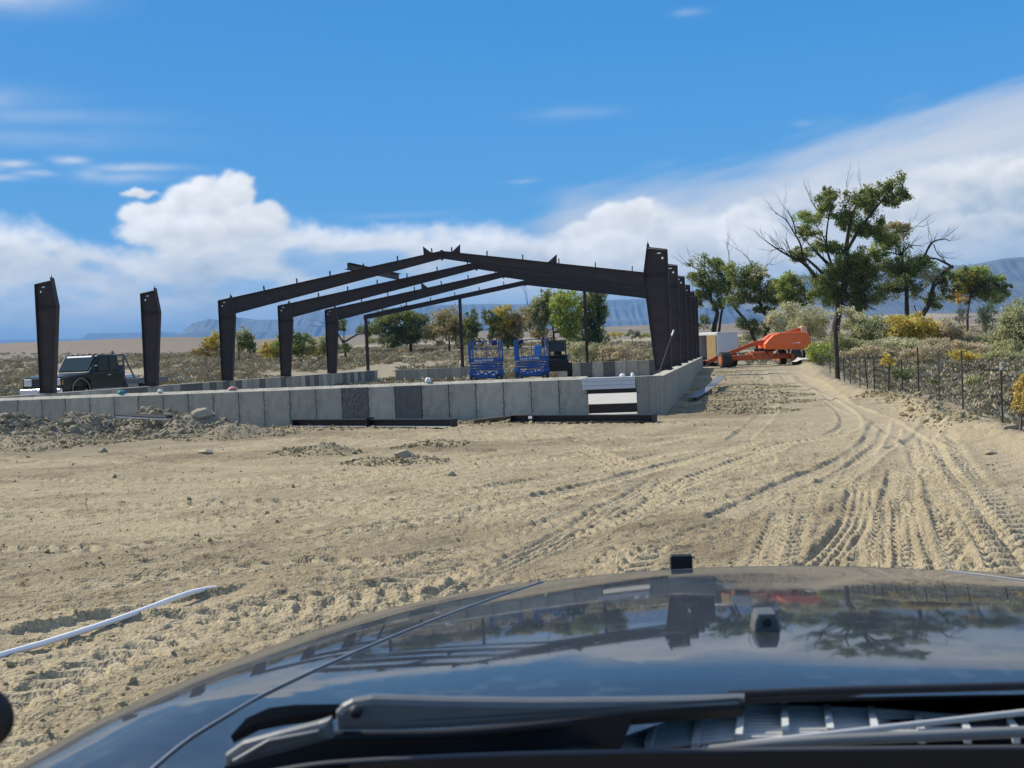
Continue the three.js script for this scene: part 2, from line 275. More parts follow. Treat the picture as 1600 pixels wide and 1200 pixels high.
// wheel tracks, read off the photograph
const trackList = [
  ['rib', .15, [[715, 920], [794, 877], [850, 852], [900, 827], [950, 796], [990, 774], [1036, 749]]],
  ['lug', .16, [[1050, 748], [1040, 768], [1026, 790], [980, 812], [900, 842]]],
  ['lug', .22, [[1012, 850], [990, 868], [960, 905], [930, 940]]],
  ['rib', .14, [[1345, 764], [1342, 788], [1333, 819], [1310, 850], [1285, 878], [1262, 905]]],
  ['lug', .25, [[1462, 680], [1472, 702], [1490, 735], [1524, 778], [1560, 822], [1604, 868], [1660, 930]]],
  ['lug', .22, [[1440, 690], [1452, 720], [1478, 760], [1500, 800], [1528, 850], [1552, 905]]],
  ['lug', .16, [[1335, 668], [1320, 680], [1290, 686], [1234, 694], [1178, 716], [1120, 738], [1040, 770]]],
  ['rut', .17, [[1378, 655], [1372, 668], [1364, 687], [1335, 712], [1302, 729], [1262, 746], [1206, 771], [1120, 815]]],
  ['rut', .17, [[1392, 668], [1384, 690], [1360, 712], [1330, 735], [1290, 760]]],
  ['rut', .2, [[1192, 590], [1198, 605], [1206, 628], [1196, 650], [1150, 690]]],
  ['rut', .22, [[1240, 588], [1276, 602], [1319, 631], [1375, 656], [1417, 681], [1456, 704]]],
  ['rut', .2, [[1215, 586], [1250, 606], [1300, 628], [1326, 650], [1326, 668], [1300, 680]]],
  ['rut', .2, [[1462, 659], [1450, 675], [1434, 688], [1400, 700]]],
  ['lug', .16, [[1410, 735], [1408, 760], [1400, 800], [1398, 850], [1402, 900]]],
  ['lug', .16, [[1360, 780], [1366, 805], [1370, 840], [1362, 890]]],
  ['lug', .15, [[1455, 790], [1462, 820], [1480, 860], [1500, 905]]],
  ['lug', .13, [[1415, 780], [1420, 820], [1424, 860], [1430, 905]]],
  ['lug', .17, [[1240, 800], [1225, 840], [1212, 880], [1200, 905]]],
  ['lug', .18, [[-60, 862], [150, 858], [330, 846], [560, 830], [760, 800], [930, 760], [1100, 715], [1180, 690]]],
  ['lug', .18, [[-60, 800], [160, 795], [360, 790], [560, 782], [760, 765], [930, 736], [1080, 702]]],
  ['lug', .17, [[-60, 745], [140, 752], [330, 750], [520, 742], [740, 730], [950, 705], [1100, 680]]],
  ['lug', .18, [[-40, 925], [120, 915], [300, 900], [470, 884], [640, 878], [760, 850]]],
  ['lug', .18, [[200, 985], [380, 960], [520, 935], [640, 915], [760, 880]]],
  ['rib', .16, [[380, 1040], [480, 1005], [600, 960], [700, 925], [760, 900]]],
  ['lug', .17, [[-40, 1130], [80, 1080], [220, 1020], [330, 985]]],
  ['rut', .17, [[-40, 1010], [100, 985], [260, 950], [430, 920]]],
  ['lug', .17, [[880, 695], [905, 700], [935, 712], [985, 735]]],
  ['rut', .2, [[-40, 715], [200, 722], [430, 728], [640, 720]]],
  ['lug', .16, [[640, 700], [760, 696], [900, 688], [1020, 676]]],
].concat(manyTracks()).map(([kind, w, pts, faint = 1]) => {
  const P = pts.map(([x, y]) => onGround(x, y)).map(p => new THREE.Vector3(p.x, 0, -p.z));
  const c = new THREE.CatmullRomCurve3(P), n = Math.ceil(c.getLength() / .22), q = c.getSpacedPoints(n), L = c.getLength() / n;
  return { kind, w, q, L, faint };
});
const cell = new Map();
trackList.forEach((t, k) => { for (let i = 0; i + 1 < t.q.length; i++) { const a = t.q[i]; const R = 2; for (let u = -R; u <= R; u++) for (let v = -R; v <= R; v++) { const key = (Math.floor(a.x / .25) + u) * 4096 + Math.floor(a.z / .25) + v; let l = cell.get(key); if (!l) cell.set(key, l = []); l.push(k, i); } } });
function tracksAt(x, d) { // [height change, how much the loose roughness is pressed flat]
  const l = cell.get(Math.floor(x / .25) * 4096 + Math.floor(d / .25)); if (!l) return null;
  let h = 0, flat = 0; const near = {};
  for (let j = 0; j < l.length; j += 2) {
    const t = trackList[l[j]], i = l[j + 1], a = t.q[i], b = t.q[i + 1], ex = b.x - a.x, ed = b.z - a.z, LL = ex * ex + ed * ed;
    const tt = ((x - a.x) * ex + (d - a.z) * ed) / LL; if (tt < -.15 || tt > 1.15) continue;
    const s = (i + tt) * t.L, q = ((x - a.x) * ed - (d - a.z) * ex) / Math.sqrt(LL);
    const o = near[l[j]]; if (!o || Math.abs(q) < Math.abs(o[1])) near[l[j]] = [s, q];
  }
  for (const k in near) {
    const t = trackList[k], [s, q] = near[k], w = t.w, aq = Math.abs(q);
    const worn = t.faint < 1 ? sm(.34, .62, vn(s * .8 + k * 7.7, k * 3.1)) : lerp(.45, 1, sm(.16, .42, vn(s * .6 + k * 7.7, k * 3.1)));                          // prints come and go along the way
    const ends = sm(0, .3, s) * sm(0, .3, t.L * (t.q.length - 1) - s), pw = worn * ends * t.faint;
    if (pw <= 0) continue;
    const inside = sm(w * 1.08, w * .88, aq), lip = Math.exp(-(((aq - w * 1.22) / (w * .22)) ** 2));
    let g = (t.kind === 'lug' ? -.012 : -.021) * inside + .012 * lip * (.6 + .8 * vn(s * 3.1, k * 2.2));
    if (t.kind === 'lug') { const per = w > .19 ? .27 : .2, ph = s / per + (q < 0 ? .5 : 0) + aq / w * .55; const c = Math.abs(((ph % 1) + 1) % 1 - .5) * 2; g += inside * (w > .19 ? .046 : .034) * (sm(.35, .6, c) - .4) * (aq < w * .12 ? .4 : 1); }
    if (t.kind === 'rib') { g += inside * .014 * Math.cos(q / w * Math.PI * 4); }
    h += g * pw; flat = Math.max(flat, inside * pw * (t.kind === 'rut' ? .7 : .85));
  }
  return [h, flat];
}
function bumps(x, d) {
  const soft = fbm(x * .7 + 5, d * .7, 3), p = fbm(x * 4.2, d * 4.2, 3), c = fbm(x * 12, d * 12 + 4, 2), e = fbm(x * 30, d * 30 + 4, 2);
  const churn = sm(.36, .62, fbm(x * .33 + 11, d * .33 - 4, 3));
  // crumbs and slabs of silt drawn out along the way the wheels passed
  const tw = .55 + .5 * (fbm(x * .15 + 3, d * .15, 2) - .5), ca = Math.cos(tw), sa = Math.sin(tw), u = x * ca + d * sa, v = -x * sa + d * ca + .12 * fbm(x * 2, d * 2 + 7, 2);
  if (d > 26) return (soft - .5) * .10 + (p - .5) * .05 + (c - .5) * .02;
  // thin crusts and slabs of silt with crisp broken edges
  const wu = u + .35 * fbm(x * 1.3 + 8, d * 1.3, 2), n1 = fbm(wu * 1.5 + 2, v * 3.4, 4), n2 = fbm(x * 2.6 + 31, d * 3.8, 4), n3 = fbm(u * 6 + 50, v * 10, 3), n4 = fbm(wu * 1.1 + 77, v * 5.2 + 3, 4), k = lerp(.35, 1, churn);
  const crust = .015 * sm(.50, .518, n1) + .011 * sm(.47, .488, n2) + .007 * sm(.52, .545, n3) - .013 * sm(.56, .577, n4) - .009 * sm(.60, .613, n2);
  return (soft - .5) * .07 + (p - .5) * .014 + (c - .5) * lerp(.004, .007, churn) + (e - .5) * .003 + crust * k;
}
const lane = [[12, 6.2], [18, 6.4], [25, 7.6], [33, 8.6], [44, 10.6], [58, 13.2], [70, 14.5]];
function laneAt(x, d) { return d < 6 || d > 74 ? 0 : sm(2.9, 1.2, Math.abs(x - curve(lane, d) + .6 * (fbm(x * .5, d * .5, 2) - .5))); } // the driven lane, packed smooth and pale
function ground(x, d, detail = true) {
  let h = base(x, d);
  if (d > 90 || d < -20 || Math.abs(x) > 40) return detail && d > 60 && d < 900 ? h + (fbm(x * .5, d * .25, 3) - .5) * .35 : h;
  const hp = heapAt(x, d); if (hp > 0) h += hp * (.55 + .9 * rough(x, d)) + .14 * Math.min(1, hp * 4) * (fbm(x * 5.5, d * 5.5, 3) - .5);
  if (x > 4 && d > 8 && d < 70) { const f = nearFence(x, d); h += .20 * Math.exp(-(((f + .55) / .42) ** 2)) * (.3 + 1.2 * fbm(x * 1.7, d * 1.7 + 30, 3)) - .10 * sm(.2, 1.5, f); if (f > .2) return h + (detail ? (fbm(x * 3, d * 3, 3) - .5) * .09 : 0); }
  if (!detail) return h;
  let b = bumps(x, d) * sm(.2, 3, d + 1 + Math.abs(x)) * (1 - .35 * laneAt(x, d));
  const tr = tracksAt(x, d); if (tr) b = b * (1 - tr[1]) + tr[0];
  return h + b;
}
(function makeGround() {
  const ang = []; const A = 27.2 * Math.PI / 180, N = 780;
  for (let i = 0; i <= N; i++) ang.push(-A + 2 * A * i / N);
  const rest = 2 * Math.PI - 2 * A; for (let i = 1; i < 70; i++) { const t = i / 70; ang.push(A + rest * (t < .5 ? .5 * Math.pow(2 * t, 1.8) : 1 - .5 * Math.pow(2 - 2 * t, 1.8))); }
  const rad = [0.02]; for (let r = .6; r < 3.6; r *= 1.25) rad.push(r);
  for (let r = 3.6; r < 16; r *= 1.0032) rad.push(r);
  for (let r = 16; r < 28; r *= 1.0046) rad.push(r);
  for (let r = 28; r < 60; r *= 1.008) rad.push(r);
  for (let r = 60; r < 400; r *= 1.018) rad.push(r);
  for (let r = 400; r < 15000; r *= 1.045) rad.push(r);
  const nc = ang.length, nr = rad.length, pos = new Float32Array(nc * nr * 3), uv = new Float32Array(nc * nr * 2), col = new Float32Array(nc * nr * 3), idx = [];
  for (let j = 0; j < nr; j++) for (let i = 0; i < nc; i++) {
    const k = j * nc + i, x = rad[j] * Math.sin(ang[i]), d = rad[j] * Math.cos(ang[i]), y = ground(x, d);
    pos[3 * k] = x; pos[3 * k + 1] = y; pos[3 * k + 2] = -d; uv[2 * k] = x / 1.7; uv[2 * k + 1] = d / 1.7;
    // soil colours: pale dry silt, browner damp patches, grey shale in the heaps, weedy soil beyond the fence and behind the site
    const n1 = fbm(x * .13 + 2, d * .34, 4), n2 = fbm(x * 1.3, d * 1.3 + 8, 3);
    let c = [.400, .332, .205]; const damp = clamp(sm(.44, .60, n1) * .62 + .50 * sm(.46, .70, n2));
    c = [lerp(c[0], .235, damp), lerp(c[1], .186, damp), lerp(c[2], .108, damp)];
    if (d < 75 && d > 3) { const tr = tracksAt(x, d), pk = clamp(.75 * laneAt(x, d) * sm(.30, .62, n2 * .6 + n1 * .4) + (tr ? tr[1] * .75 : 0)); c = [lerp(c[0], .45, pk), lerp(c[1], .380, pk), lerp(c[2], .248, pk)]; }
    const hp = heapAt(x, d), gm = clamp(hp * 3.5) * .75 + .5 * sm(-4, -9, x) * sm(20, 25, d) * n2; if (gm > 0 && d < 40) { const q = clamp(gm) * (.6 + .6 * n2); c = [lerp(c[0], .30, q), lerp(c[1], .262, q), lerp(c[2], .19, q)]; }
    let wild = sm(62, 74, d) + sm(-17, -22, x) * sm(30, 44, d); if (x > 4 && d > 5 && d < 75) wild = Math.max(wild, sm(.1, .8, nearFence(x, d) + (n2 - .5) * .8)); else if (x > 12) wild = Math.max(wild, sm(12, 18, x));
    wild = clamp(wild); const w2 = fbm(x * .08, d * .05, 4);
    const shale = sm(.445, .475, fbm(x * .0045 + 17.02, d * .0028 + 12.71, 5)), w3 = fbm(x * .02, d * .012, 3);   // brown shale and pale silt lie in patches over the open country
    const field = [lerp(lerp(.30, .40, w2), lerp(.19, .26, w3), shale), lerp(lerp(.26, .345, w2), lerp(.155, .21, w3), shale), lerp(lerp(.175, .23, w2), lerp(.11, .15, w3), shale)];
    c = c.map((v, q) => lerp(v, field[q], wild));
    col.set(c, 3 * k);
  }
  for (let j = 0; j + 1 < nr; j++) for (let i = 0; i < nc; i++) {
    const i2 = (i + 1) % nc, a = j * nc + i, b = j * nc + i2, c = a + nc, e = b + nc; idx.push(a, b, c, b, e, c);
  }
  const g = new THREE.BufferGeometry(); g.setAttribute('position', new THREE.BufferAttribute(pos, 3)); g.setAttribute('uv', new THREE.BufferAttribute(uv, 2)); g.setAttribute('color', new THREE.BufferAttribute(col, 3));
  g.setIndex(idx); g.computeVertexNormals();
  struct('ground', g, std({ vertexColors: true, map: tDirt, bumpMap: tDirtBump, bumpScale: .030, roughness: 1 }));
  console.log('ground', nc * nr);
})();

// ------------------------------------------------------------------ mesas on the horizon
function mesa(pts, depth, foot, thick, seed, cols) { // skyline read off the photograph, cliffs over talus over foothills
  const n = 420, rows = 26, pos = [], col = [], idx = [];
  const x0 = pts[0][0], x1 = pts[pts.length - 1][0];
  for (let j = 0; j <= rows; j++) for (let i = 0; i <= n; i++) {
    const px = lerp(x0, x1, i / n), py = curve(pts, px), top = at(px, py, depth), bot = at(px, foot, depth);
    const hgt = Math.max(8, top.y - bot.y), t = j / rows;                              // 0 foot .. 1 rim
    const gul = fbm(px * .30 + seed, 2.2 + t * 2, 4), spur = Math.abs(fbm(px * .11 + seed * 3, 5.1, 4) - .5) * 2;
    const prof = t < .55 ? t * 1.0 : t < .62 ? .55 + (t - .55) * .5 : .585 + (t - .62) * 1.09;
    const fwd = t < .55 ? lerp(1, .38, Math.pow(t / .55, .7)) : t < .62 ? lerp(.38, .28, (t - .55) / .07) : lerp(.28, .05, (t - .62) / .38);
    const k = thick * (fwd + (1 - t) * .16 * (spur - .35) + .06 * (gul - .5) * (1 - .5 * t));
    const z = -(depth - k), s = (depth - k) / depth;
    pos.push(top.x * 1.0, bot.y + hgt * prof * (1 + (t < 1 ? .10 * (fbm(px * .2, t * 9 + seed, 3) - .5) : 0)) - (t === 0 ? hgt * .3 + 60 : 0), z);
    const band = fbm(px * .02, t * 14 + seed, 3), c = t > .58 ? lerp(.08, .22, band * .5 + .2 * gul + .3 * fbm(px * .16, t * 9, 3)) : lerp(.06, .13, band * .3 + .2 * gul + .5 * fbm(px * .12 + 4, t * 6, 3));
    col.push(c * cols[0], c * cols[1], c * cols[2]);
  }
  // flat top going back
  for (let i = 0; i <= n; i++) { const p = (rows * (n + 1) + i) * 3; pos.push(pos[p], pos[p + 1] - 5, pos[p + 2] - thick * 3); col.push(.15, .14, .11); }
  for (let j = 0; j <= rows; j++) for (let i = 0; i < n; i++) { const a = j * (n + 1) + i; idx.push(a, a + 1, a + n + 1, a + 1, a + n + 2, a + n + 1); }
  const g = new THREE.BufferGeometry(); g.setAttribute('position', new THREE.Float32BufferAttribute(pos, 3)); g.setAttribute('color', new THREE.Float32BufferAttribute(col, 3)); g.setIndex(idx); g.computeVertexNormals();
  struct('mesa', g, std({ vertexColors: true, roughness: 1 }));
}
mesa([[-700, 540], [-400, 528], [-150, 534], [0, 531], [60, 530], [128, 529], [140, 521], [200, 520], [252, 518], [266, 523], [284, 530], [360, 534], [700, 500], [1000, 486]], 13000, 552, 1100, 3, [.9, .95, 1.05]);
mesa([[270, 536], [285, 528], [292, 514], [302, 506], [330, 498], [345, 500], [370, 495], [386, 501], [412, 500], [440, 499], [460, 495], [487, 485], [530, 486], [562, 490], [600, 482], [650, 477], [725, 476], [760, 475], [807, 476], [880, 472], [947, 469], [1010, 467], [1080, 462], [1150, 455], [1250, 440], [1300, 452]], 9500, 545, 1100, 11, [1, .98, .95]);
mesa([[1150, 470], [1200, 442], [1228, 432], [1246, 430], [1300, 436], [1380, 430], [1430, 424], [1457, 422], [1487, 415], [1532, 416], [1546, 410], [1560, 405], [1600, 402], [1680, 396], [1760, 404], [1900, 398], [2200, 420], [2500, 440]], 6200, 508, 900, 23, [1, .98, .92]);
console.log('mesas');

// ------------------------------------------------------------------ the building under construction
const BO = new THREE.Vector3(5.782, 0, -40.828), BYAW = -0.1796, BW = 19.641, BAY = 6.843, WALL = 0.8826, EAVE = 3.42, SLOPE = 0.159, FRONT = 13.283, PAN = 0.6649;
const inB = (lx, y, lz) => new THREE.Vector3(lx, y, lz).applyAxisAngle(new THREE.Vector3(0, 1, 0), BYAW).add(BO);
const bthing = (name, label, cat, lx, y, lz, group) => thing(name, label, cat, inB(lx, y, lz), BYAW, group);
const B_R = rng(77);
{
  // interior floor, sunk entry behind the gap in the wall
  const s = struct('floor_slab', [box(BW - .5, .34, 10.2, [-BW / 2, .07, 7.1])], M.slab); s.position.copy(BO); s.rotation.y = BYAW;
  const a = struct('concrete_apron', [box(1.8, .12, 1.02, [-1.2, -.03, 12.74])], M.slab); a.position.copy(BO); a.rotation.y = BYAW;
}
function wallRun(o, len, thick, along, pick, h = WALL, capped = true) { // panels side by side from the thing's origin; along 'x' (to -x) or 'z' (to -z)
  const n = Math.round(len / PAN), w = len / n;
  part('core', along === 'x' ? box(len - .02, h - .03, thick - .05, [-len / 2, h / 2 - .165, 0]) : box(thick - .05, h - .03, len - .02, [0, h / 2 - .165, -len / 2]), M.concDark, o);
  for (let i = 0; i < n; i++) {
    const dz = (B_R() - .5) * .012, hh = h + .3, g = along === 'x' ? rbox(w - .014, hh, thick, [0, 0, 0], [0, 0, 0], .012, 1) : rbox(thick, hh, w - .014, [0, 0, 0], [0, 0, 0], .012, 1);
    const uvs = g.attributes.uv; for (let q = 0; q < uvs.count; q++) uvs.setXY(q, uvs.getX(q) / (w - .014) + .5, uvs.getY(q) * .9 + i * .61);
    const m = part('panel', g, pick(i, n), o);
    if (along === 'x') m.position.set(-w * (i + .5), hh / 2 - .3, dz); else m.position.set(dz, hh / 2 - .3, -w * (i + .5));
  }
  if (capped === 'bevel') { const g = prism([[thick / 2 - .012, 0], [.03, .06], [-thick / 2 + .012, .06], [-thick / 2 + .012, -.002]], len, 0).rotateY(-Math.PI / 2); part('mortar_cap', g.translate(-len / 2, h + .001, 0), M.conc[3], o); }
  else if (capped) part('cap', along === 'x' ? rbox(len, .02, thick * .96, [-len / 2, h + .011, 0], [0, 0, 0], .006, 1) : rbox(thick * .96, .02, len, [0, h + .011, -len / 2], [0, 0, 0], .006, 1), M.conc[3], o);
}
const anyConc = () => M.conc[Math.floor(B_R() * 3.99)];
{
  const T = .26;
  const near = bthing('concrete_wall', 'long low grey concrete panel wall across the front of the site', 'wall', -1.684, 0, FRONT - T / 2);
  wallRun(near, 18.0, T, 'x', i => i === 6 ? M.concDark : i === 8 ? M.concRough : anyConc(), WALL, 'bevel');
  const pier = bthing('concrete_wall', 'short rough concrete corner pier right of the wall opening', 'wall', .12, 0, FRONT - T / 2);
  wallRun(pier, .66, T, 'x', i => M.concBoard);
  const right = bthing('concrete_wall', 'board-marked concrete side wall running back along the dirt road', 'wall', -.03, 0, FRONT - T - .004);
  wallRun(right, 43, .30, 'z', i => M.concBoard);
  const left = bthing('concrete_wall', 'concrete side wall with some darker panels behind the pickup and left steel columns', 'wall', -BW + .12, 0, FRONT - T - .004);
  wallRun(left, 41.9, .30, 'z', i => B_R() < .3 ? M.concDark : B_R() < .5 ? M.concBoard : anyConc());
  const bl = bthing('concrete_wall', 'back concrete wall left of the blue scissor lifts', 'wall', -13.15, 0, -27.4);
  wallRun(bl, 4.66, .28, 'x', i => i % 3 === 1 ? M.conc[0] : M.concBoard, WALL, false);
  const br = bthing('concrete_wall', 'back concrete wall of light and dark panels right of the blue lifts', 'wall', -.20, 0, -27.4);
  wallRun(br, 7.9, .28, 'x', i => [M.conc[3], M.concRough, M.conc[1], M.concDark, M.conc[2], M.conc[0]][i % 6], WALL, false);
}
// tapered steel columns and portal frames
const HT = y => EAVE + SLOPE * y;
function columnParts(o, side, zc = 0) { // side +1: column on the left wall (its web runs to +x), -1: mirrored
  const b = .45, k = .70, kt = .56, ky = 2.72, X = v => v * side, tf = .02, fw = .2;
  const s = new THREE.Shape(); [[.01, 0], [b, 0], [k, ky], [kt, HT(kt) - .02], [.01, HT(.01) - .02]].forEach(([x, y], i) => i ? s.lineTo(X(x), y) : s.moveTo(X(x), y));
  for (const [hx, hy, w, h] of [[.12, 3.16, .022, .055], [.19, 3.32, .05, .02]]) { const p = new THREE.Path(); p.moveTo(X(hx), hy); p.lineTo(X(hx + w * 2), hy); p.lineTo(X(hx + w * 2), hy + h); p.lineTo(X(hx), hy + h); p.closePath(); s.holes.push(p); }
  const g = new THREE.ExtrudeGeometry(s, { depth: .014, bevelEnabled: false }); g.translate(0, 0, -.007); 
  const web = metres(g);
  part('web', web, M.steel, o);
  part('outer_flange', box(tf, EAVE, fw, [X(0), EAVE / 2, 0]), M.steel, o);
  const flange = (x0, y0, x1, y1, w) => { const L = Math.hypot(x1 - x0, y1 - y0), an = Math.atan2(y1 - y0, X(x1) - X(x0)); return box(L, tf, w, [X((x0 + x1) / 2), (y0 + y1) / 2, 0], [0, 0, an]); };
  part('inner_flange', flange(b, 0, k, ky, fw), M.steel, o);
  part('end_plate', flange(k, ky - .04, kt - .01, HT(kt) + .10, fw + .02), M.steel, o);
  part('cap_plate', flange(0, EAVE, kt - .02, HT(kt), fw), M.steel, o);
  part('base_plate', box(b + .1, .025, .28, [X(b / 2), .035, 0]), M.steel, o);
  part('stiffener', [box(.64, .014, fw - .02, [X(.34), ky - .02, 0])], M.steel, o);
  part('girt_clip', box(.03, .16, .12, [X(-.02), EAVE - 1.6, 0]), M.steel, o);
  part('purlin_clip', prism([[X(kt - .06), HT(kt)], [X(kt + .0), HT(kt)], [X(kt - .01), HT(kt) + .2], [X(kt - .06), HT(kt) + .06]], .012), M.steel, o);
}
function rafterParts(o, side, x0, span, d0, d1, topY, gussets, firstClip = 2.05, pitch = 1.47) { // half rafter, from the splice to the ridge
  const X = v => v * side, yT = x => topY + SLOPE * x, dep = x => lerp(d0, d1, clamp((x - x0) / (span - x0)));
  const web = prism([[X(x0 + .0), yT(x0) - .02], [X(span), yT(span) - .02], [X(span), yT(span) - dep(span)], [X(x0 + .13 * (d0 > .5 ? 1 : 0)), yT(x0) - dep(x0)]], .014);
  part('web', web, M.steel, o);
  const fl = (ya, yb) => { const xa = x0 + .02, L = Math.hypot(span - xa, yb - ya), an = Math.atan2(yb - ya, X(span) - X(xa)); return box(L, .02, .18, [X((xa + span) / 2), (ya + yb) / 2, 0], [0, 0, an]); };
  part('top_flange', fl(yT(x0) - .005, yT(span) - .005), M.steel, o);
  part('bottom_flange', fl(yT(x0) - dep(x0), yT(span) - dep(span)), M.steel, o);
  for (let x = firstClip, i = 0; x < span - .3; x += pitch, i++) part('purlin_clip', box(.035, .2, .1, [X(x), yT(x) + .1, 0], [0, 0, X(.06)]), M.steel, o);
  for (const gx of gussets) part('gusset', prism([[X(gx - .02), yT(gx)], [X(gx + .34), yT(gx + .34)], [X(gx - .04), yT(gx) + .36]], .012), M.steel, o);
  part('splice_plate', box(.03, dep(span) + .12, .2, [X(span - .018), yT(span) - dep(span) / 2 - .02, 0]), M.steel, o);
}
const colLabels = [['leftmost freestanding tapered steel column standing in front of the pickup', 'front right freestanding steel column at the head of the right-hand row'], ['second freestanding steel column from the left, just behind the pickup', 'second steel column in the right-hand row, partly behind the front one']];
for (let i = 0; i < 2; i++) for (const side of [1, -1]) {
  const c = bthing('steel_column', colLabels[i][side > 0 ? 0 : 1], 'column', side > 0 ? -BW : 0, WALL + .02, BAY * (1 - i), 'tapered columns still without rafters'); columnParts(c, side);
}
const frLabels = ['nearest complete steel portal frame with a triangular ridge bracket pair', 'second complete steel portal frame behind the nearest', 'third complete steel portal frame, just before the thin end frame'];
for (let i = 0; i < 3; i++) {
  const f = bthing('portal_frame', frLabels[i], 'steel frame', -BW, WALL + .02, -BAY * (i + 1), 'gabled portal frames');
  for (const s of [1, -1]) {
    const sub = n => { const h = new THREE.Group(); h.name = n; h.position.x = s > 0 ? 0 : BW; f.add(h); return h; };
    columnParts(sub('column'), s); rafterParts(sub('rafter'), s, .60, BW / 2, .68, .30, EAVE, i === 0 ? (s > 0 ? [BW / 2 - .75] : [BW / 2 - .75, 5.1]) : i === 2 && s > 0 ? [5.4] : []);
  }
}
{
  const f = bthing('end_frame', 'thin steel end frame on slim posts at the back wall', 'steel frame', -BW, WALL + .004, -BAY * 4);
  for (const s of [1, -1]) { const h = new THREE.Group(); h.name = 'rafter'; h.position.x = s > 0 ? 0 : BW; f.add(h); rafterParts(h, s, 0, BW / 2, .26, .26, EAVE - .1, [], 1.2, 1.47); }
  for (const x of [.14, 5.9, 13.25]) { const xx = Math.min(x, BW - x), top = EAVE - .1 + SLOPE * xx - .27; part('post', [box(.16, top, .014, [x, top / 2, .07]), box(.16, top, .014, [x, top / 2, -.07]), box(.012, top, .13, [x, top / 2, 0])], M.steel, f); }
}
{ // fifth and last columns of the right-hand row
  const c = bthing('steel_column', 'rearmost steel column of the right-hand row beside the white trailer', 'column', 0, WALL + .02, -BAY * 4 + .4, 'tapered columns still without rafters'); columnParts(c, -1);
  // loose purlin laid across the nearest frames
  const zc = [-BAY + .9, -BAY * 2 - .05], x = 6.05, y = EAVE + SLOPE * x + .13;
  const p = bthing('steel_purlin', 'loose dark steel purlin laid across the nearest rafters', 'purlin', -BW + x, WALL + y + .02, 0);
  const L = zc[0] - zc[1], mid = (zc[0] + zc[1]) / 2;
  part('web', box(.016, .24, L, [0, 0, mid]), M.steelDark, p); part('top_flange', box(.16, .016, L, [.07, .12, mid]), M.steelDark, p); part('bottom_flange', box(.16, .016, L, [-.07, -.12, mid]), M.steelDark, p);
  const rod = bthing('steel_rod', 'thin steel rod with white tip leaning at the front right column', 'rod', -.12, WALL + .02, FRONT - 2.2);
  part('shaft', bar([0, 0, 0], [.32, 1.0, -1.2], .014, .014), M.black, rod); part('tip', bar([.30, .94, -1.13], [.345, 1.08, -1.30], .024, .02), M.white, rod);
}
{ // white boards over a dark lintel in the gap
  const l = bthing('steel_lintel', 'dark steel beam spanning the opening in the front wall', 'beam', -1.11, .53, FRONT - .13); part('web', box(1.26, .10, .22, [0, .05, 0]), M.steelDark, l); part('flange', box(1.26, .012, .26, [0, .006, 0]), M.steelDark, l);
  for (let i = 0; i < 3; i++) { const b = bthing('white_board', ['lowest', 'middle', 'topmost'][i] + ' of the three white boards stacked over the wall opening', 'board', -1.17, .632 + .092 * i, FRONT - .10 - .012 * i, 'white boards bridging the wall opening'); part('board', rbox(1.24, .088, .30, [0, .044, 0], [0, 0, 0], .006, 1), M.board, b); }
  for (const [x, w, lab] of [[-.86, .12, 'left of the two white rags lying on the stacked white boards'], [-.62, .09, 'right of the two white rags lying by the corner pier']]) { const b = bthing('white_rag', lab, 'rag', x, .905, FRONT - .15); const g = new THREE.IcosahedronGeometry(.5, 2); const p = g.attributes.position; for (let q = 0; q < p.count; q++) { const n = .75 + .5 * fbm(p.getX(q) * 3 + 9 * x, p.getY(q) * 3 + p.getZ(q) * 2, 3); p.setXYZ(q, p.getX(q) * w * n, Math.max(-.02, p.getY(q) * .10 * n + .03), p.getZ(q) * .14 * n); } g.computeVertexNormals(); part('cloth', g, M.white, b); }
}
{ const o = bthing('steel_beam', 'dark beam added for the shaded floor step inside the wall opening', 'steel beam', -1.2, .032, 12.34); part('web', box(1.7, .2, .014, [0, .1, 0]), M.steelDark, o); part('top_flange', box(1.7, .014, .12, [0, .2, 0]), M.steelDark, o); part('bottom_flange', box(1.7, .014, .12, [0, .007, 0]), M.steelDark, o); }  // beam added to make the dark band of the shaded slab riser
// small things left on the front wall
function scrap(name, label, cat, lx, mat, w, h, seed) {
  const b = bthing(name, label, cat, lx, WALL + .062, FRONT - .16), g = new THREE.IcosahedronGeometry(1, 2), p = g.attributes.position;
  for (let q = 0; q < p.count; q++) { const n = .7 + .6 * fbm(p.getX(q) * 2.4 + seed, p.getY(q) * 2.4 + p.getZ(q) * 1.7, 3); p.setXYZ(q, p.getX(q) * w * n, Math.max(0, p.getY(q) * h * n + h * .3), p.getZ(q) * .1 * n); }
  g.computeVertexNormals(); part('lump', mergeVertices(g), mat, b); return b;
}
scrap('rag', 'crumpled teal cloth on the front wall below the pickup', 'rag', -13.55, M.teal, .13, .07, 3);
scrap('work_glove', 'pink work glove lying on the front wall below the third column', 'glove', -10.55, M.pink, .12, .06, 8);
scrap('paper_cup', 'small white lump of paper on the wall between the first columns', 'paper', -12.5, M.white, .05, .06, 5);
scrap('paper_bag', 'white crumpled bag on the wall near the left scissor lift', 'bag', -5.55, M.white, .07, .09, 12);
console.log('building');

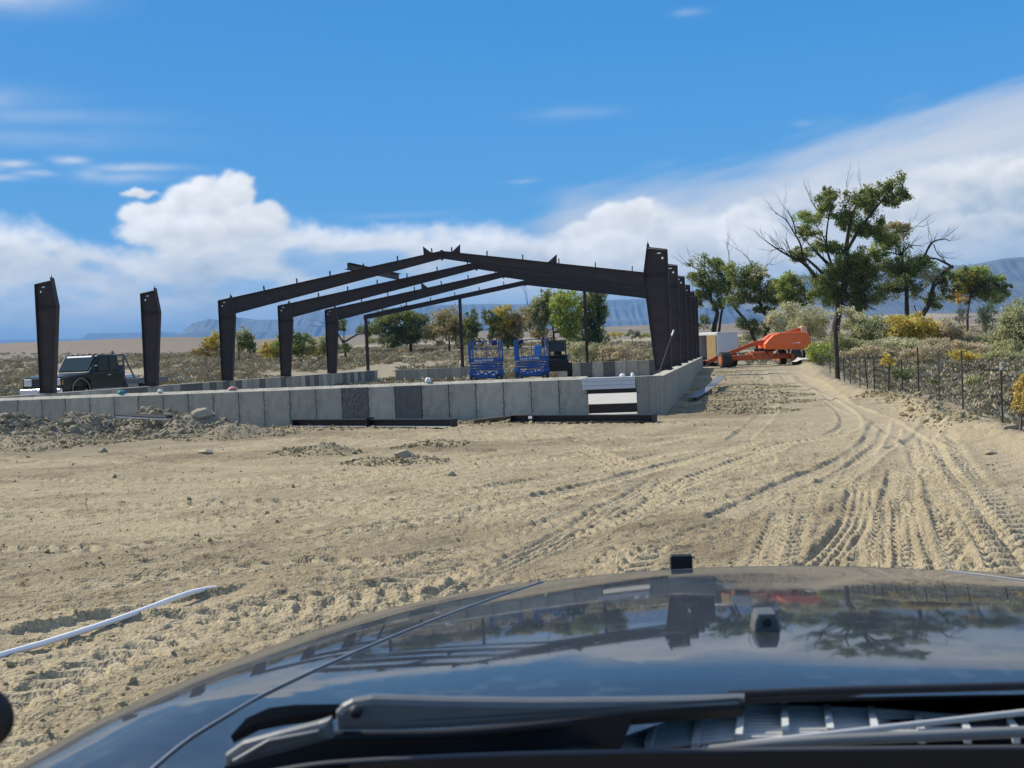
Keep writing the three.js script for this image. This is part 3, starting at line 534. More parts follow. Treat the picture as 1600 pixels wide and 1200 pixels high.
// ------------------------------------------------------------------ steel lying on the ground in front of the wall
function iBeam(name, label, px0, py0, px1, py1, h, w, mat, flangeMat, lift = 0) {
  const a = onGround(px0, py0), b = onGround(px1, py1), mid = a.clone().add(b).multiplyScalar(.5), L = a.distanceTo(b);
  const o = thing(name, label, 'steel beam', [mid.x, ground(mid.x, -mid.z, false) + lift, mid.z], Math.atan2(-(b.z - a.z), b.x - a.x));
  part('web', box(L, h, .014, [0, h / 2, -w * .1]), mat, o); part('top_flange', box(L, .016, w, [0, h, 0]), mat, o); part('bottom_flange', box(L, .016, w, [0, .008, 0]), flangeMat, o);
  part('end_plate', box(.016, h, w, [L / 2, h / 2, 0]), mat, o); part('end_plate', box(.016, h, w, [-L / 2, h / 2, 0]), mat, o); return o;
}
{
  const o = iBeam('steel_beam', 'long dark steel beam lying left of centre below the front wall', 462, 668, 710, 669, .16, .22, M.steelDark, M.board, .03);
  part('stiffener', box(.03, .21, .24, [0, .105, .02]), M.steelDark, o);
  const o2 = iBeam('steel_beam', 'black steel beam lying across the foot of the wall opening', 802, 661, 1023, 661, .14, .2, M.steelDark, M.steelDark, .03); part('tag', box(.10, .06, .008, [-1.25, .1, .104]), M.white, o2);
  const p = at(226, 652, 26.5); const pl = thing('steel_plate', 'short dark steel channel stuck in the rubble heap', 'steel channel', p, -.1); part('top', box(1.25, .015, .2, [0, .04, 0], [.25, 0, -.09]), M.black, pl); part('lip', box(1.2, .03, .012, [0, -.015, .1], [.1, 0, -.09]), M.board, pl);
  const q = onGround(778, 661); const tim = thing('timber', 'weathered timber pole half under the end of the black beam', 'timber', [q.x, .06, q.z], .06); part('pole', bar([-.55, 0, 0], [.75, .07, -.35], .05, .045, 8), M.woodGrey, tim);
}
{ // bent sheet in the shade of the side wall
  const a = onGround(1082, 628), b = onGround(1112, 613), c = onGround(1128, 600, .12); const o = thing('bent_sheet', 'bent grey metal sheet lying in the shade of the side wall', 'metal sheet', [b.x, .2, b.z]);
  const mk = (p, q, w) => { const g = metres(new THREE.BoxGeometry(w, .02, p.distanceTo(q))), m = new THREE.Matrix4().lookAt(q, p, new THREE.Vector3(0, 1, 0)); m.setPosition(p.clone().add(q).multiplyScalar(.5)); return g.applyMatrix4(m); };
  const A = a.clone().sub(b), C = c.clone().sub(b); part('flat', mk(A.add(new THREE.Vector3(0, -.08, 0)), new THREE.Vector3(0, 0, 0), .28), M.grey, o); part('upturn', mk(new THREE.Vector3(0, 0.02, 0), C.add(new THREE.Vector3(0, .1, 0)), .28), M.grey, o);
}
{ // windscreen reflection streak built as a white tube, its far end buried
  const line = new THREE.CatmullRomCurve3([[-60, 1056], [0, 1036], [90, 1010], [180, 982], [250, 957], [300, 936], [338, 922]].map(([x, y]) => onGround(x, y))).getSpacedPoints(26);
  const hs = line.map(p => ground(p.x, -p.z)), top = [0, 1].map(e => Math.max(...hs.slice(e ? 13 : 0, e ? 25 : 14))), P = line.map((p, i) => { p.y = lerp(top[0], top[1], clamp((i - 6) / 13)) + lerp(.010, -.035, Math.pow(i / 26, 8)); return p; }), o0 = P[0].clone(); const o = thing('glare_tube', 'white windscreen glare streak built as a tube on the dirt at the lower left', 'glare_streak', o0);
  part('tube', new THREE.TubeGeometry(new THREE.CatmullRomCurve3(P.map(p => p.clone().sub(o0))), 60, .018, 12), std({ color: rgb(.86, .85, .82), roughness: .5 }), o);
}
// rocks one can tell apart
function rockGeo(seed, flat = .6) { // a lump cut by a few planes, so that it has faces and edges
  const R = rng(Math.round(seed * 1000) + 3), cuts = []; for (let i = 0; i < 11; i++) { const v = new THREE.Vector3(R() * 2 - 1, R() * 1.6 - .5, R() * 2 - 1).normalize(); cuts.push([v, .55 + .28 * R()]); }
  const g = mergeVertices(new THREE.IcosahedronGeometry(1, 5).deleteAttribute('uv').deleteAttribute('normal')), p = g.attributes.position, v = new THREE.Vector3();
  for (let i = 0; i < p.count; i++) { v.fromBufferAttribute(p, i); for (const [n, d] of cuts) { const q = v.dot(n); if (q > d) v.addScaledVector(n, d - q); } const k = 1 + .05 * (fbm(v.x * 5 + seed, v.y * 5 + v.z * 4, 3) - .5); p.setXYZ(i, v.x * k * 1.15, v.y * k * flat, v.z * k); }
  return metres(g.toNonIndexed());
}
for (const [px, py, s, lab, m, f] of [[318, 659, .27, 'large pale boulder on the rubble heap', 'rockPale', .62], [321, 709, .17, 'flat pale stone lying on the dirt below the boulder', 'rockPale', .4], [632, 722, .15, 'angular tan stone casting a shadow right of the clod pile', 'rockPale', .8], [557, 721, .11, 'low flat stone left of the angular tan stone', 'rockPale', .35], [509, 698, .11, 'dark stone on top of the clod pile', 'rockGrey', .9], [160, 706, .10, 'small grey stone on bare dirt below the rubble', 'rockGrey', .7], [703, 744, .08, 'small pale stone in the churned dirt left of centre', 'rockPale', .6], [1545, 712, .10, 'pale stone on the road edge near the fence', 'rockPale', .5], [1448, 634, .15, 'tilted clod slab on the bank at the fence foot', 'rockGrey', .9], [1580, 688, .10, 'rounded clod on the bank below the last fence post', 'rockGrey', .7], [262, 645, .10, 'grey rock on the crest of the rubble heap', 'rockGrey', .7], [24, 676, .13, 'grey clod at the left edge of the rubble', 'rockGrey', .6], [108, 657, .13, 'broken grey rock in the left rubble', 'rockGrey', .7]]) {
  const p = onGround(px, py), gy = ground(p.x, -p.z, false), q = -p.z > 26 && px < 400 ? at(px, py, 26.5) : p; const y = -p.z > 26 && px < 400 ? Math.max(ground(q.x, -q.z), q.y - s * f * .7) : ground(q.x, -q.z);
  const o = lone('rock', rockGeo(px * .37, f), M[m], lab, 'rock'); o.position.set(q.x, y + s * f * .25, q.z); o.scale.setScalar(s); o.rotation.y = px;
}
{ // countless clods
  const R = rng(5), g = rockGeo(4.2, .75), list = [];
  const g2 = (() => { const q = mergeVertices(new THREE.IcosahedronGeometry(1, 0).deleteAttribute('uv').deleteAttribute('normal')), p = q.attributes.position; for (let i = 0; i < p.count; i++) { const n = .6 + .8 * hash2(i, 9); p.setXYZ(i, p.getX(i) * n, p.getY(i) * n * .7, p.getZ(i) * n * (.7 + .5 * hash2(i, 4))); } return metres(q.toNonIndexed()); })();
  const put = (x, d, s) => list.push([x, d, s]);
  for (const [hx, hd, r, a] of heaps) { const n = Math.round(2600 * r * r * (a > .3 ? .6 : .3) + 60); for (let i = 0; i < n; i++) { const an = R() * 6.283, q = r * 1.5 * Math.sqrt(R()); put(hx + q * Math.cos(an), hd + q * Math.sin(an) * .9, Math.min(a > .3 ? .09 : .05, .006 + .009 * Math.pow(R(), -.5) * (a > .3 ? 1 : .7))); } }
  for (let i = 0; i < 2600; i++) { const d = 4.6 * Math.pow(10, R()), x = d * (R() * 1.0 - .5); if (fbm(x * .33 + 11, d * .33 - 4, 3) < .4 && R() < .7) continue; const tr = tracksAt(x, d); if (tr && tr[1] > .2) continue; put(x, d, Math.min(.034, .004 + .006 * Math.pow(R(), -.4))); }
  for (let i = 0; i < 1500; i++) { const k = Math.min(fenceLine.length - 2, Math.floor(R() * 4)), t = R(), a = fenceLine[k], b = fenceLine[k + 1], o = .5 + (R() + R() - 1) * .7; put(lerp(a.x, b.x, t) - o, -lerp(a.z, b.z, t), Math.min(.07, .006 + .008 * Math.pow(R(), -.5))); }
  for (let i = 0; i < 1800; i++) { const lx = -BW * R(), p = inB(lx, 0, FRONT + .3 + Math.abs(R() + R() - 1) * 2.6); put(p.x, -p.z, .01 * 1 + Math.min(.05, .011 * Math.pow(R(), -.4))); }
  for (let i = 0; i < 900; i++) { const lz = lerp(FRONT, -22, R()), p = inB(.5 + R() * 2.6, 0, lz); put(p.x, -p.z, Math.min(.05, .006 + .008 * Math.pow(R(), -.45))); }
  const m = new THREE.InstancedMesh(g2, M.rockGrey.clone(), list.length); m.material.color.setRGB(1, 1, 1); m.name = 'dirt_clods'; m.userData = { kind: 'stuff', label: 'loose clods and small stones scattered over the dirt', category: 'clods' };
  const mm = new THREE.Matrix4(), c = new THREE.Color(); list.forEach(([x, d, s], i) => { s = Math.min(s, .2); const hp = clamp(heapAt(x, d) * 4); mm.compose(new THREE.Vector3(x, ground(x, d) + s * .25, -d), new THREE.Quaternion().setFromEuler(new THREE.Euler(R() * 6, R() * 6, R() * 6)), new THREE.Vector3(s * (.7 + .6 * R()), s * (.7 + .5 * R()), s * (.7 + .6 * R()))); m.setMatrixAt(i, mm); const b = .85 + .3 * R(); c.setRGB(lerp(.40, .36, hp) * b, lerp(.328, .312, hp) * b, lerp(.182, .21, hp) * b); m.setColorAt(i, c); });
  shadow(m); scene.add(m); console.log('clods', list.length);
}

// ------------------------------------------------------------------ lettering
function lettering(text, w, h, size, color = '#e8eef4', bold = true, slant = 0) {
  const c = document.createElement('canvas'); c.width = 512; c.height = Math.round(512 * h / w); const x = c.getContext('2d'); x.clearRect(0, 0, c.width, c.height);
  x.fillStyle = color; x.textBaseline = 'middle'; x.font = `${bold ? 'bold ' : ''}${Math.round(c.height * size)}px sans-serif`; x.fillText(text, 6, c.height / 2);
  const t = new THREE.CanvasTexture(c); t.colorSpace = THREE.SRGBColorSpace; t.magFilter = THREE.LinearFilter;
  return std({ map: t, transparent: true, alphaTest: .4, roughness: .6, side: THREE.DoubleSide });
}
const liftText = lettering('Genie GS-1930', 1.3, .17, .9);

// ------------------------------------------------------------------ blue scissor lifts
function scissorLift(px, py, depth, turn, label, variant) {
  const p = at(px, py, depth), o = thing('scissor_lift', label, 'lift', [p.x, .242, p.z], turn, 'blue scissor lifts on the slab');
  const L = 1.72, Wd = .76;
  part('chassis', [rbox(L, .34, Wd - .1, [0, .30, 0], [0, 0, 0], .04), rbox(L * .62, .16, Wd, [-.05, .26, 0], [0, 0, 0], .03), rbox(.3, .2, Wd, [L / 2 - .14, .46, 0], [0, 0, 0], .05), rbox(.3, .2, Wd, [-L / 2 + .14, .46, 0], [0, 0, 0], .05)], M.blue, o);
  for (const sx of [-1, 1]) for (const sz of [-1, 1]) { const w = part('wheel', cyl(.155, .155, .11, [sx * .63, .155, sz * .32], [Math.PI / 2, 0, 0], 20), M.rubber, o); part('hub', cyl(.08, .08, .125, [sx * .63, .155, sz * .32], [Math.PI / 2, 0, 0], 14), M.grey, w); }
  for (let k = 0; k < 6; k++) for (const sz of [-1, 0, 1]) part('scissor_arm', box(L * .92, .064, .03, [0, .56 + k * .066, sz * (.26 + .03 * (k % 2))], [0, 0, (k % 2 ? 1 : -1) * .028]), M.blue, o);
  part('platform', [rbox(L, .18, Wd, [0, 1.04, 0], [0, 0, 0], .015), box(L - .04, .02, Wd - .04, [0, 1.14, 0])], M.blue, o);
  const t = part('lettering', new THREE.PlaneGeometry(1.18, .155).applyMatrix4(mat4([-.0, 1.045, Wd / 2 + .004])), liftText, o); t.castShadow = false;
  const y0 = 1.13, y1 = 1.98, rp = (x, z, r = .022) => part('guard_post', bar([x, y0, z], [x, y1, z], r), M.blue, o);
  for (const x of [-L / 2 + .03, -L / 2 + .2, .02, L / 2 - .2, L / 2 - .03]) for (const z of [-Wd / 2 + .03, Wd / 2 - .03]) if (!(x === .02 && z > 0)) rp(x, z, Math.abs(x) > .8 ? .03 : .02);
  for (const z of [-Wd / 2 + .03, Wd / 2 - .03]) for (const y of [y1, 1.58]) part('guard_rail', bar([-L / 2 + .03, y, z], [L / 2 - .03, y, z], .02), M.blue, o);
  for (const x of [-L / 2 + .03, L / 2 - .03]) for (const y of [y1, 1.58]) part('guard_rail', bar([x, y, -Wd / 2 + .03], [x, y, Wd / 2 - .03], .02), M.blue, o);
  for (const x of [-L / 2 + .06, L / 2 - .1]) part('ladder', [bar([x, .5, Wd / 2 + .01], [x, y1, Wd / 2 - .02], .018), bar([x + .07, .5, Wd / 2 + .01], [x + .07, y1, Wd / 2 - .02], .018)], x < 0 && variant ? M.blueLight : M.blue, o);
  part('curved_rail', new THREE.TubeGeometry(new THREE.CatmullRomCurve3([[-.5, y0, .33], [-.48, 1.6, .33], [-.36, 1.86, .33], [-.1, 1.97, .33]].map(a => new THREE.Vector3(...a))), 14, .016, 6), M.blue, o);
  if (variant) { part('control_box', rbox(.36, .52, .16, [.34, 1.42, .30], [0, 0, 0], .03), M.blueLight, o); part('side_plate', rbox(.17, .86, .05, [-L / 2 + .10, 1.5, .36], [0, 0, 0], .02), M.blue, o); part('round_cap', new THREE.SphereGeometry(.105, 16, 12).applyMatrix4(mat4([-L / 2 + .06, .5, .36], [0, 0, 0], [1, 1, .5])), M.blueLight, o); part('tool_bag', rbox(.28, .2, .2, [-.5, 1.9, .1], [0, 0, .2], .07), M.black, o); }
  else { part('control_box', rbox(.30, .26, .2, [.45, 1.9, .22], [0, 0, .08], .05), std({ color: rgb(.02, .02, .16), roughness: .5 }), o); }
  const R = rng(px); for (let k = 0; k < 7; k++) part('sticker', box(.05 + R() * .1, .04 + R() * .03, .006, [-.6 + k * .19, .30 + R() * .16, Wd / 2 + .004 - (Math.abs(-.6 + k * .19 + .05) > .52 ? .05 : 0)]), M.white, o);
  return o;
}
scissorLift(761, 596, 60, -.03, 'blue scissor lift left of the pair, with an open guard rail', 0);
scissorLift(832, 594, 60, -.03, 'blue scissor lift right of the pair, beside the dark skid loader', 1);
{ // dark compact loader behind the right lift
  const p = at(873, 594, 62.5), o = thing('skid_loader', 'dark compact skid loader parked behind the right scissor lift', 'loader', [p.x, .242, p.z], -.05);
  part('body', [rbox(1.1, .62, 1.5, [0, .62, 0], [0, 0, 0], .06), rbox(1.0, .3, 1.0, [0, 1.0, -.2], [0, 0, 0], .05)], M.black, o);
  part('cab', [box(.07, .95, .07, [-.42, 1.4, .5]), box(.07, .95, .07, [.42, 1.4, .5]), box(.07, .95, .07, [-.42, 1.4, -.4]), box(.07, .95, .07, [.42, 1.4, -.4]), rbox(.98, .08, 1.1, [0, 1.88, .05], [0, 0, 0], .03)], std({ color: rgb(.03, .04, .035), roughness: .5 }), o);
  part('cab_window', box(.76, .5, .02, [0, 1.58, .5]), M.glassDark, o); part('seat', rbox(.4, .5, .12, [0, 1.35, .1], [0, 0, 0], .04), M.black, o);
  for (const sx of [-1, 1]) { part('lift_arm', rbox(.1, .16, 1.8, [sx * .56, 1.05, .2], [.18, 0, 0], .03), M.grey, o); for (const z of [-.5, .5]) { const w = part('wheel', cyl(.36, .36, .26, [sx * .6, .36, z], [0, 0, Math.PI / 2], 20), M.rubber, o); part('rim', cyl(.18, .18, .28, [sx * .6, .36, z], [0, 0, Math.PI / 2], 14), M.grey, w); } }
}

// ------------------------------------------------------------------ orange boom lift
{
  const S = 70, pm = S / F, C = onGround(1190, 578.5); C.z = -S; C.x = at(1190, 578, S).x; C.y = ground(C.x, S, false) + .02;
  const o = thing('boom_lift', 'orange telescopic boom lift parked at the end of the dirt road', 'boom lift', C);
  const X = px => (px - 1190) * pm, Y = py => (579 - py) * pm - .041 * 0;
  const P = (zx, zy) => [X(1080 + zx / 6.667), Y(500 + zy / 6.667 + .0412 * (zx / 6.667 - 110))];
  // wheels with chunky tread
  const wheel = (px, py, z, turn, r = .44, w = .42) => {
    const g = new THREE.Group(); g.name = 'wheel'; g.position.set(X(px), r, z); g.rotation.y = turn; o.add(g);
    part('tyre', cyl(r - .03, r - .03, w, [0, 0, 0], [Math.PI / 2, 0, 0], 28), M.mudRubber, g);
    const lugs = []; for (let k = 0; k < 22; k++) { const a = k / 22 * Math.PI * 2; for (const s of [-1, 1]) lugs.push(box(.05, .045, w * .52, [0, r - .015, 0], [0, 0, 0]).applyMatrix4(mat4([0, 0, 0], [0, s * .0, 0])).applyMatrix4(new THREE.Matrix4().makeRotationY(s * .5)).applyMatrix4(mat4([0, 0, s * w * .24])).applyMatrix4(new THREE.Matrix4().makeRotationZ(a + (s > 0 ? .14 : 0)))); }
    part('tread', lugs, M.mudRubber, g); part('rim', cyl(.24, .24, w + .02, [0, 0, 0], [Math.PI / 2, 0, 0], 18), M.orangeDark, g);
  };
  wheel(1129, 569, .95, -1.42, .44, .6); wheel(1239, 567, .95, -1.42, .43, .4); wheel(1150, 569, -1.1, -1.42); wheel(1228, 567, -1.1, -1.42);
  part('chassis', [rbox(3.6, .3, .9, [X(1184), .52, 0], [0, 0, 0], .05), rbox(.3, .26, 2.1, [X(1134), .46, 0], [0, 0, 0], .04), rbox(.3, .26, 2.1, [X(1236), .46, 0], [0, 0, 0], .04), rbox(1.2, .46, 1.3, [X(1190), .60, 0], [0, 0, 0], .06)], M.orangeDark, o);
  part('turntable', cyl(.62, .62, .2, [X(1196), .92, 0], [0, 0, 0], 28), M.black, o);
  const prof = [[742, 345], [740, 300], [772, 262], [832, 210], [900, 186], [1000, 178], [1130, 175], [1192, 192], [1206, 240], [1206, 335], [1190, 352], [1000, 357], [760, 358]].map(q => P(...q));
  part('engine_hood', prism(prof, .62, .07, .42), M.orange, o); part('engine_hood', prism(prof, .62, .07, -1.04), M.orange, o);
  part('deck', prism([[745, 358], [745, 330], [1206, 325], [1206, 352]].map(q => P(...q)), 1.6, .02), M.orangeDark, o);
  part('service_cover', prism([[1028, 292], [1082, 215], [1160, 207], [1162, 272], [1050, 290]].map(q => P(...q)), .03, .008, 1.03), M.orange, o);
  part('side_rib', [prism([[785, 292], [840, 228], [905, 205], [905, 211], [845, 236], [795, 294]].map(q => P(...q)), .03, 0, 1.03), prism([[975, 300], [1028, 232], [1034, 236], [984, 303]].map(q => P(...q)), .03, 0, 1.03), prism([[760, 318], [1200, 302], [1200, 307], [760, 323]].map(q => P(...q)), .03, 0, 1.03)], M.orange, o);
  part('stripe', prism([[1025, 285], [1100, 282], [1100, 292], [1025, 295]].map(q => P(...q)), .012, 0, 1.045), M.white, o);
  const p0 = P(1190, 215), p1 = P(650, 300), p2 = P(190, 472);
  part('boom', beamBetween([p0[0], p0[1], 0], [p1[0], p1[1], .1], .30, .28), M.orangeDark, o);
  part('inner_boom', beamBetween([p1[0] + .3, p1[1] + .09, .1], [p2[0], p2[1], .2], .22, .22), M.orangeDark, o);
  part('boom_head', rbox(.5, .24, .5, [p2[0] + .05, p2[1] - .02, .2], [0, 0, .35], .05), M.orangeDark, o);
  part('basket', [box(.9, .05, .75, [p2[0] - .5, .12, .2]), bar([p2[0] - .9, .12, .5], [p2[0] - .9, .5, .5], .02), bar([p2[0] - .1, .12, .5], [p2[0] - .1, .5, .5], .02), bar([p2[0] - .9, .5, .5], [p2[0] - .1, .5, .5], .02)], M.grey, o);
  { const a = P(985, 196), b = P(1185, 140); part('upper_boom', beamBetween([a[0], a[1], 0], [b[0], b[1], 0], .26, .22), M.orangeDark, o); }
  part('counterweight', prism([[1148, 245], [1150, 122], [1185, 112], [1212, 130], [1212, 245]].map(q => P(...q)), .5, .03), M.cream, o);
  part('rear_leg', rbox(.14, .62, .2, [P(1207, 400)[0], P(1207, 400)[1] - .1, -.6], [0, 0, 0], .02), M.black, o);
  part('hose', [0, 1, 2].map(k => new THREE.TubeGeometry(new THREE.CatmullRomCurve3([[-.9 + k * .8, .6, .72], [-.7 + k * .8, .86, .78], [-.5 + k * .8, .6, .72]].map(a => new THREE.Vector3(...a))), 12, .025, 6)), M.black, o);
}
{ // white cargo trailer
  const c = at(1123, 567, 79), o = thing('cargo_trailer', 'white box trailer with an open rear and plywood door, behind the boom lift', 'trailer', [c.x, ground(c.x, 79, false) + .0, c.z], -.90);
  // corner nearest the viewer at the origin; the open rear runs to -z, the shaded side to +x
  const H0 = .42, Hh = 1.78, Wd = 2.0, L = 1.95;
  const T = new THREE.Group(); T.name = 'trailer_box'; o.add(T);
  part('side', [rbox(.05, Hh, L, [-.03, H0 + Hh / 2, -L / 2], [0, 0, 0], .01, 1)], M.trailer, o); part('side', [rbox(.05, Hh, L, [-Wd, H0 + Hh / 2, -L / 2], [0, 0, 0], .01, 1)], M.trailer, o);
  part('front_wall', rbox(Wd, Hh, .05, [-Wd / 2, H0 + Hh / 2, -L], [0, 0, 0], .01, 1), M.trailer, o);
  part('roof', rbox(Wd + .1, .09, L + .1, [-Wd / 2, H0 + Hh + .03, -L / 2], [0, 0, 0], .03), M.trailerTop, o); part('floor', box(Wd, .08, L, [-Wd / 2, H0, -L / 2]), M.woodGrey, o);
  part('door_frame', [box(.08, Hh, .06, [-.04, H0 + Hh / 2, .03]), box(.08, Hh, .06, [-Wd + .04, H0 + Hh / 2, .03]), box(Wd, .1, .06, [-Wd / 2, H0 + Hh - .05, .03])], M.trailerTop, o);
  part('door', rbox(.80, Hh - .14, .04, [-.5, H0 + Hh / 2 - .03, .09], [0, .0, 0], .01, 1), M.wood, o, 'bare plywood door panel');
  for (const z of [-L * .5 - .36, -L * .5 + .36]) for (const x of [-.02, -Wd + .02]) part('wheel', cyl(.3, .3, .2, [x, .3, z], [0, 0, Math.PI / 2], 20), M.rubber, o);
  part('fender', [rbox(.24, .05, 1.5, [.02, .64, -L / 2], [0, 0, 0], .02)], M.trailerTop, o); o.remove(T);
}
{ // pale tarpaulin on the ground right of the boom lift, and lumber
  const p = at(1262, 573, 68), o = thing('tarpaulin', 'crumpled pale tarpaulin on the ground right of the boom lift', 'tarpaulin', [p.x, ground(p.x, 68, false), p.z]);
  const g = new THREE.PlaneGeometry(1.7, 1.2, 24, 18).rotateX(-Math.PI / 2), q = g.attributes.position; for (let i = 0; i < q.count; i++) q.setY(i, .04 + .22 * Math.pow(fbm(q.getX(i) * 2 + 7, q.getZ(i) * 2.4, 3), 2) * 1.6 * sm(.85, .5, Math.abs(q.getX(i)))); g.computeVertexNormals(); part('sheet', g, std({ color: rgb(.5, .48, .43), roughness: .9, side: THREE.DoubleSide }), o);
}

// ------------------------------------------------------------------ pickup truck on the left
{
  const p = at(97, 622, 45.5), gy = ground(p.x, 45.5, false) + .10, o = thing('pickup_truck', 'dark green flatbed pickup truck behind the leftmost steel column', 'truck', [p.x, gy, p.z], 0.0);
  o.rotation.y = -1.955;                                                               // local +x is the nose
  const W = 1.92, paint = M.truckPaint;
  // origin: middle of the front axle; nose at +x .95
  part('cab', [prism([[-2.35, .72], [.95, .72], [.98, 1.16], [.62, 1.22], [-.62, 1.30], [-1.12, 1.93], [-1.3, 1.97], [-2.2, 1.95], [-2.35, 1.32]], W - .24, .06)], paint, o);
  part('fender', [prism([[-2.35, .62], [-.52, .62], [-.5, .95], [-.3, 1.06], [.3, 1.06], [.5, .95], [.52, .62], [.98, .62], [.99, 1.10], [.6, 1.19], [-.62, 1.27], [-2.35, 1.28]], .2, .04, W / 2 - .2), prism([[-2.35, .62], [-.52, .62], [-.5, .95], [-.3, 1.06], [.3, 1.06], [.5, .95], [.52, .62], [.98, .62], [.99, 1.10], [.6, 1.19], [-.62, 1.27], [-2.35, 1.28]], .2, .04, -W / 2)], paint, o);
  part('rocker_panel', [rbox(1.75, .22, .03, [-1.44, .55, W / 2 - .01], [0, 0, 0], .01), rbox(1.75, .22, .03, [-1.44, .55, -W / 2 + .01], [0, 0, 0], .01)], M.truckSilver, o);
  part('hood', prism([[-.6, 1.29], [.55, 1.21], [.95, 1.15], [.95, 1.05], [-.6, 1.1]], 1.2, .05), paint, o);
  const ws = new THREE.Group(); ws.name = 'windscreen'; o.add(ws); ws.position.set(-.885, 1.63, 0); ws.rotation.z = -.92 + Math.PI;
  part('glass', rbox(.74, .02, 1.44, [0, .03, 0], [0, 0, 0], .005, 1), M.glassDark, ws); ws.children[0].position.y = -.055;
  const banner = part('banner', box(.07, .01, 1.2, [.30, -.045, 0]), M.white, ws);
  for (const s of [1, -1]) { const z = s * (W / 2 - .115); part('side_window', prism([[-.80, 1.34], [-1.22, 1.86], [-1.62, 1.88], [-1.62, 1.34]], .02, 0, z - .01), M.glassDark, o); part('side_window', prism([[-1.72, 1.34], [-1.72, 1.88], [-2.12, 1.86], [-2.2, 1.36]], .02, 0, z - .01), M.glassDark, o);
    part('headlamp', rbox(.05, .26, .38, [.975, .98, s * .68], [0, 0, 0], .02), M.lamp, o); part('indicator', rbox(.05, .2, .10, [.955, .96, s * .91], [0, 0, 0], .02), M.amber, o);
    part('mirror', rbox(.12, .26, .2, [-.72, 1.42, s * 1.1], [0, 0, 0], .04), M.black, o); part('door_handle', rbox(.16, .03, .03, [-1.55, 1.16, s * (W / 2 + .005)], [0, 0, 0], .01), M.chrome, o);
    part('flare', new THREE.TorusGeometry(.47, .022, 8, 20, Math.PI).applyMatrix4(mat4([0, .6, s * (W / 2 - .01)])), M.truckSilver, o); }
  part('grille', [rbox(.06, .34, 1.0, [.965, .96, 0], [0, 0, 0], .02)], M.black, o); for (let k = 0; k < 4; k++) part('grille_bar', box(.03, .018, .98, [.995, .84 + k * .08, 0]), M.grey, o);
  part('bumper', rbox(.16, .26, W + .04, [1.06, .62, 0], [0, 0, 0], .06), M.chrome, o); part('valance', rbox(.1, .16, W - .3, [1.03, .42, 0], [0, 0, 0], .03), M.black, o);
  for (let k = -2; k <= 2; k++) part('roof_lamp', rbox(.12, .05, .09, [-1.24, 1.985, k * .28], [0, 0, 0], .02), M.amber, o);
  for (const x of [0, -3.5]) for (const s of [1, -1]) { const w = new THREE.Group(); w.name = 'wheel'; w.position.set(x, .39, s * (W / 2 - .14)); o.add(w); part('tyre', new THREE.TorusGeometry(.29, .105, 12, 28), M.rubber, w); part('rim', cyl(.21, .21, .14, [0, 0, 0], [Math.PI / 2, 0, 0], 18), M.grey, w); }
  part('flatbed', [rbox(2.6, .1, 2.05, [-3.75, .93, 0], [0, 0, 0], .02), rbox(2.6, .16, .06, [-3.75, .84, 1.0], [0, 0, 0], .01), rbox(2.6, .16, .06, [-3.75, .84, -1.0], [0, 0, 0], .01)], M.grey, o);
  part('tool_box', [rbox(.62, .5, .5, [-2.85, .6, .78], [0, 0, 0], .02), rbox(.62, .5, .5, [-2.85, .6, -.78], [0, 0, 0], .02)], M.truckSilver, o);
  part('headache_rack', [box(.06, 1.0, .06, [-2.48, 1.45, .9]), box(.06, 1.0, .06, [-2.48, 1.45, -.9]), box(.06, .06, 1.86, [-2.48, 1.92, 0]), box(.06, .06, 1.86, [-2.48, 1.5, 0]), beamBetween([-2.5, 1.92, .9], [-3.1, .98, .9], .05, .05), beamBetween([-2.5, 1.92, -.9], [-3.1, .98, -.9], .05, .05)], M.grey, o);
  part('welder', [rbox(.6, .55, .7, [-2.95, 1.26, .1], [0, 0, 0], .05), cyl(.06, .06, .4, [-2.85, 1.72, .3], [0, 0, .4], 10), cyl(.05, .05, .3, [-2.7, 1.95, -.2], [.5, 0, .4], 10)], M.blueDark, o);
  part('cargo', [rbox(.8, .16, .6, [-4.0, 1.06, .3], [0, .2, 0], .04)], M.trailerTop, o);
}
console.log('vehicles');

// ------------------------------------------------------------------ fence along the road
const ord = ['first', 'second', 'third', 'fourth', 'fifth', 'sixth', 'seventh', 'eighth', 'ninth', 'tenth', 'eleventh', 'twelfth', 'thirteenth', 'fourteenth', 'fifteenth'];
const postsAt = [[1567, 670, 569, 1], [1505.5, 654, 549, 0], [1469, 631, 551, 0], [1437, 625, 543, 0], [1411, 616, 560, 0], [1389, 623, 571, 0], [1367, 619, 561, 0], [1356, 610, 562, 0], [1344, 609, 562, 0], [1329, 602, 560, 0], [1319, 599, 560, 0], [1297, 590, 560, 0], [1287, 584, 560, 0], [1279, 580, 559, 0]];
const postTops = [];
postsAt.forEach(([px, pb, ptop, white], i) => {
  const g = onGround(px, pb), d = -g.z, h = (pb - ptop) * d / F, y = ground(g.x, d, false);
  const o = thing('fence_post', `${ord[i]} steel fence post from the right edge${white ? ', with a white painted tip' : ''}`, 'fence post', [g.x, y - .1, g.z], i * .4, 'steel posts of the road fence');
  o.rotation.z = [0, 0, 0, 0, 0, .06, 0, -.05, .02, 0, 0, 0, 0, 0][i];
  part('flange', box(.030, h + .1, .006, [0, (h + .1) / 2, 0]), M.post, o); part('stem', box(.006, h + .1, .028, [0, (h + .1) / 2, -.014]), M.post, o);
  const tip = part('tip', [box(.032, white ? .13 : .05, .008, [0, h + .04, 0]), box(.008, white ? .13 : .05, .030, [0, h + .04, -.014])], white ? M.white : M.post, o);
  postTops.push([g.x, y, g.z, h]);
});
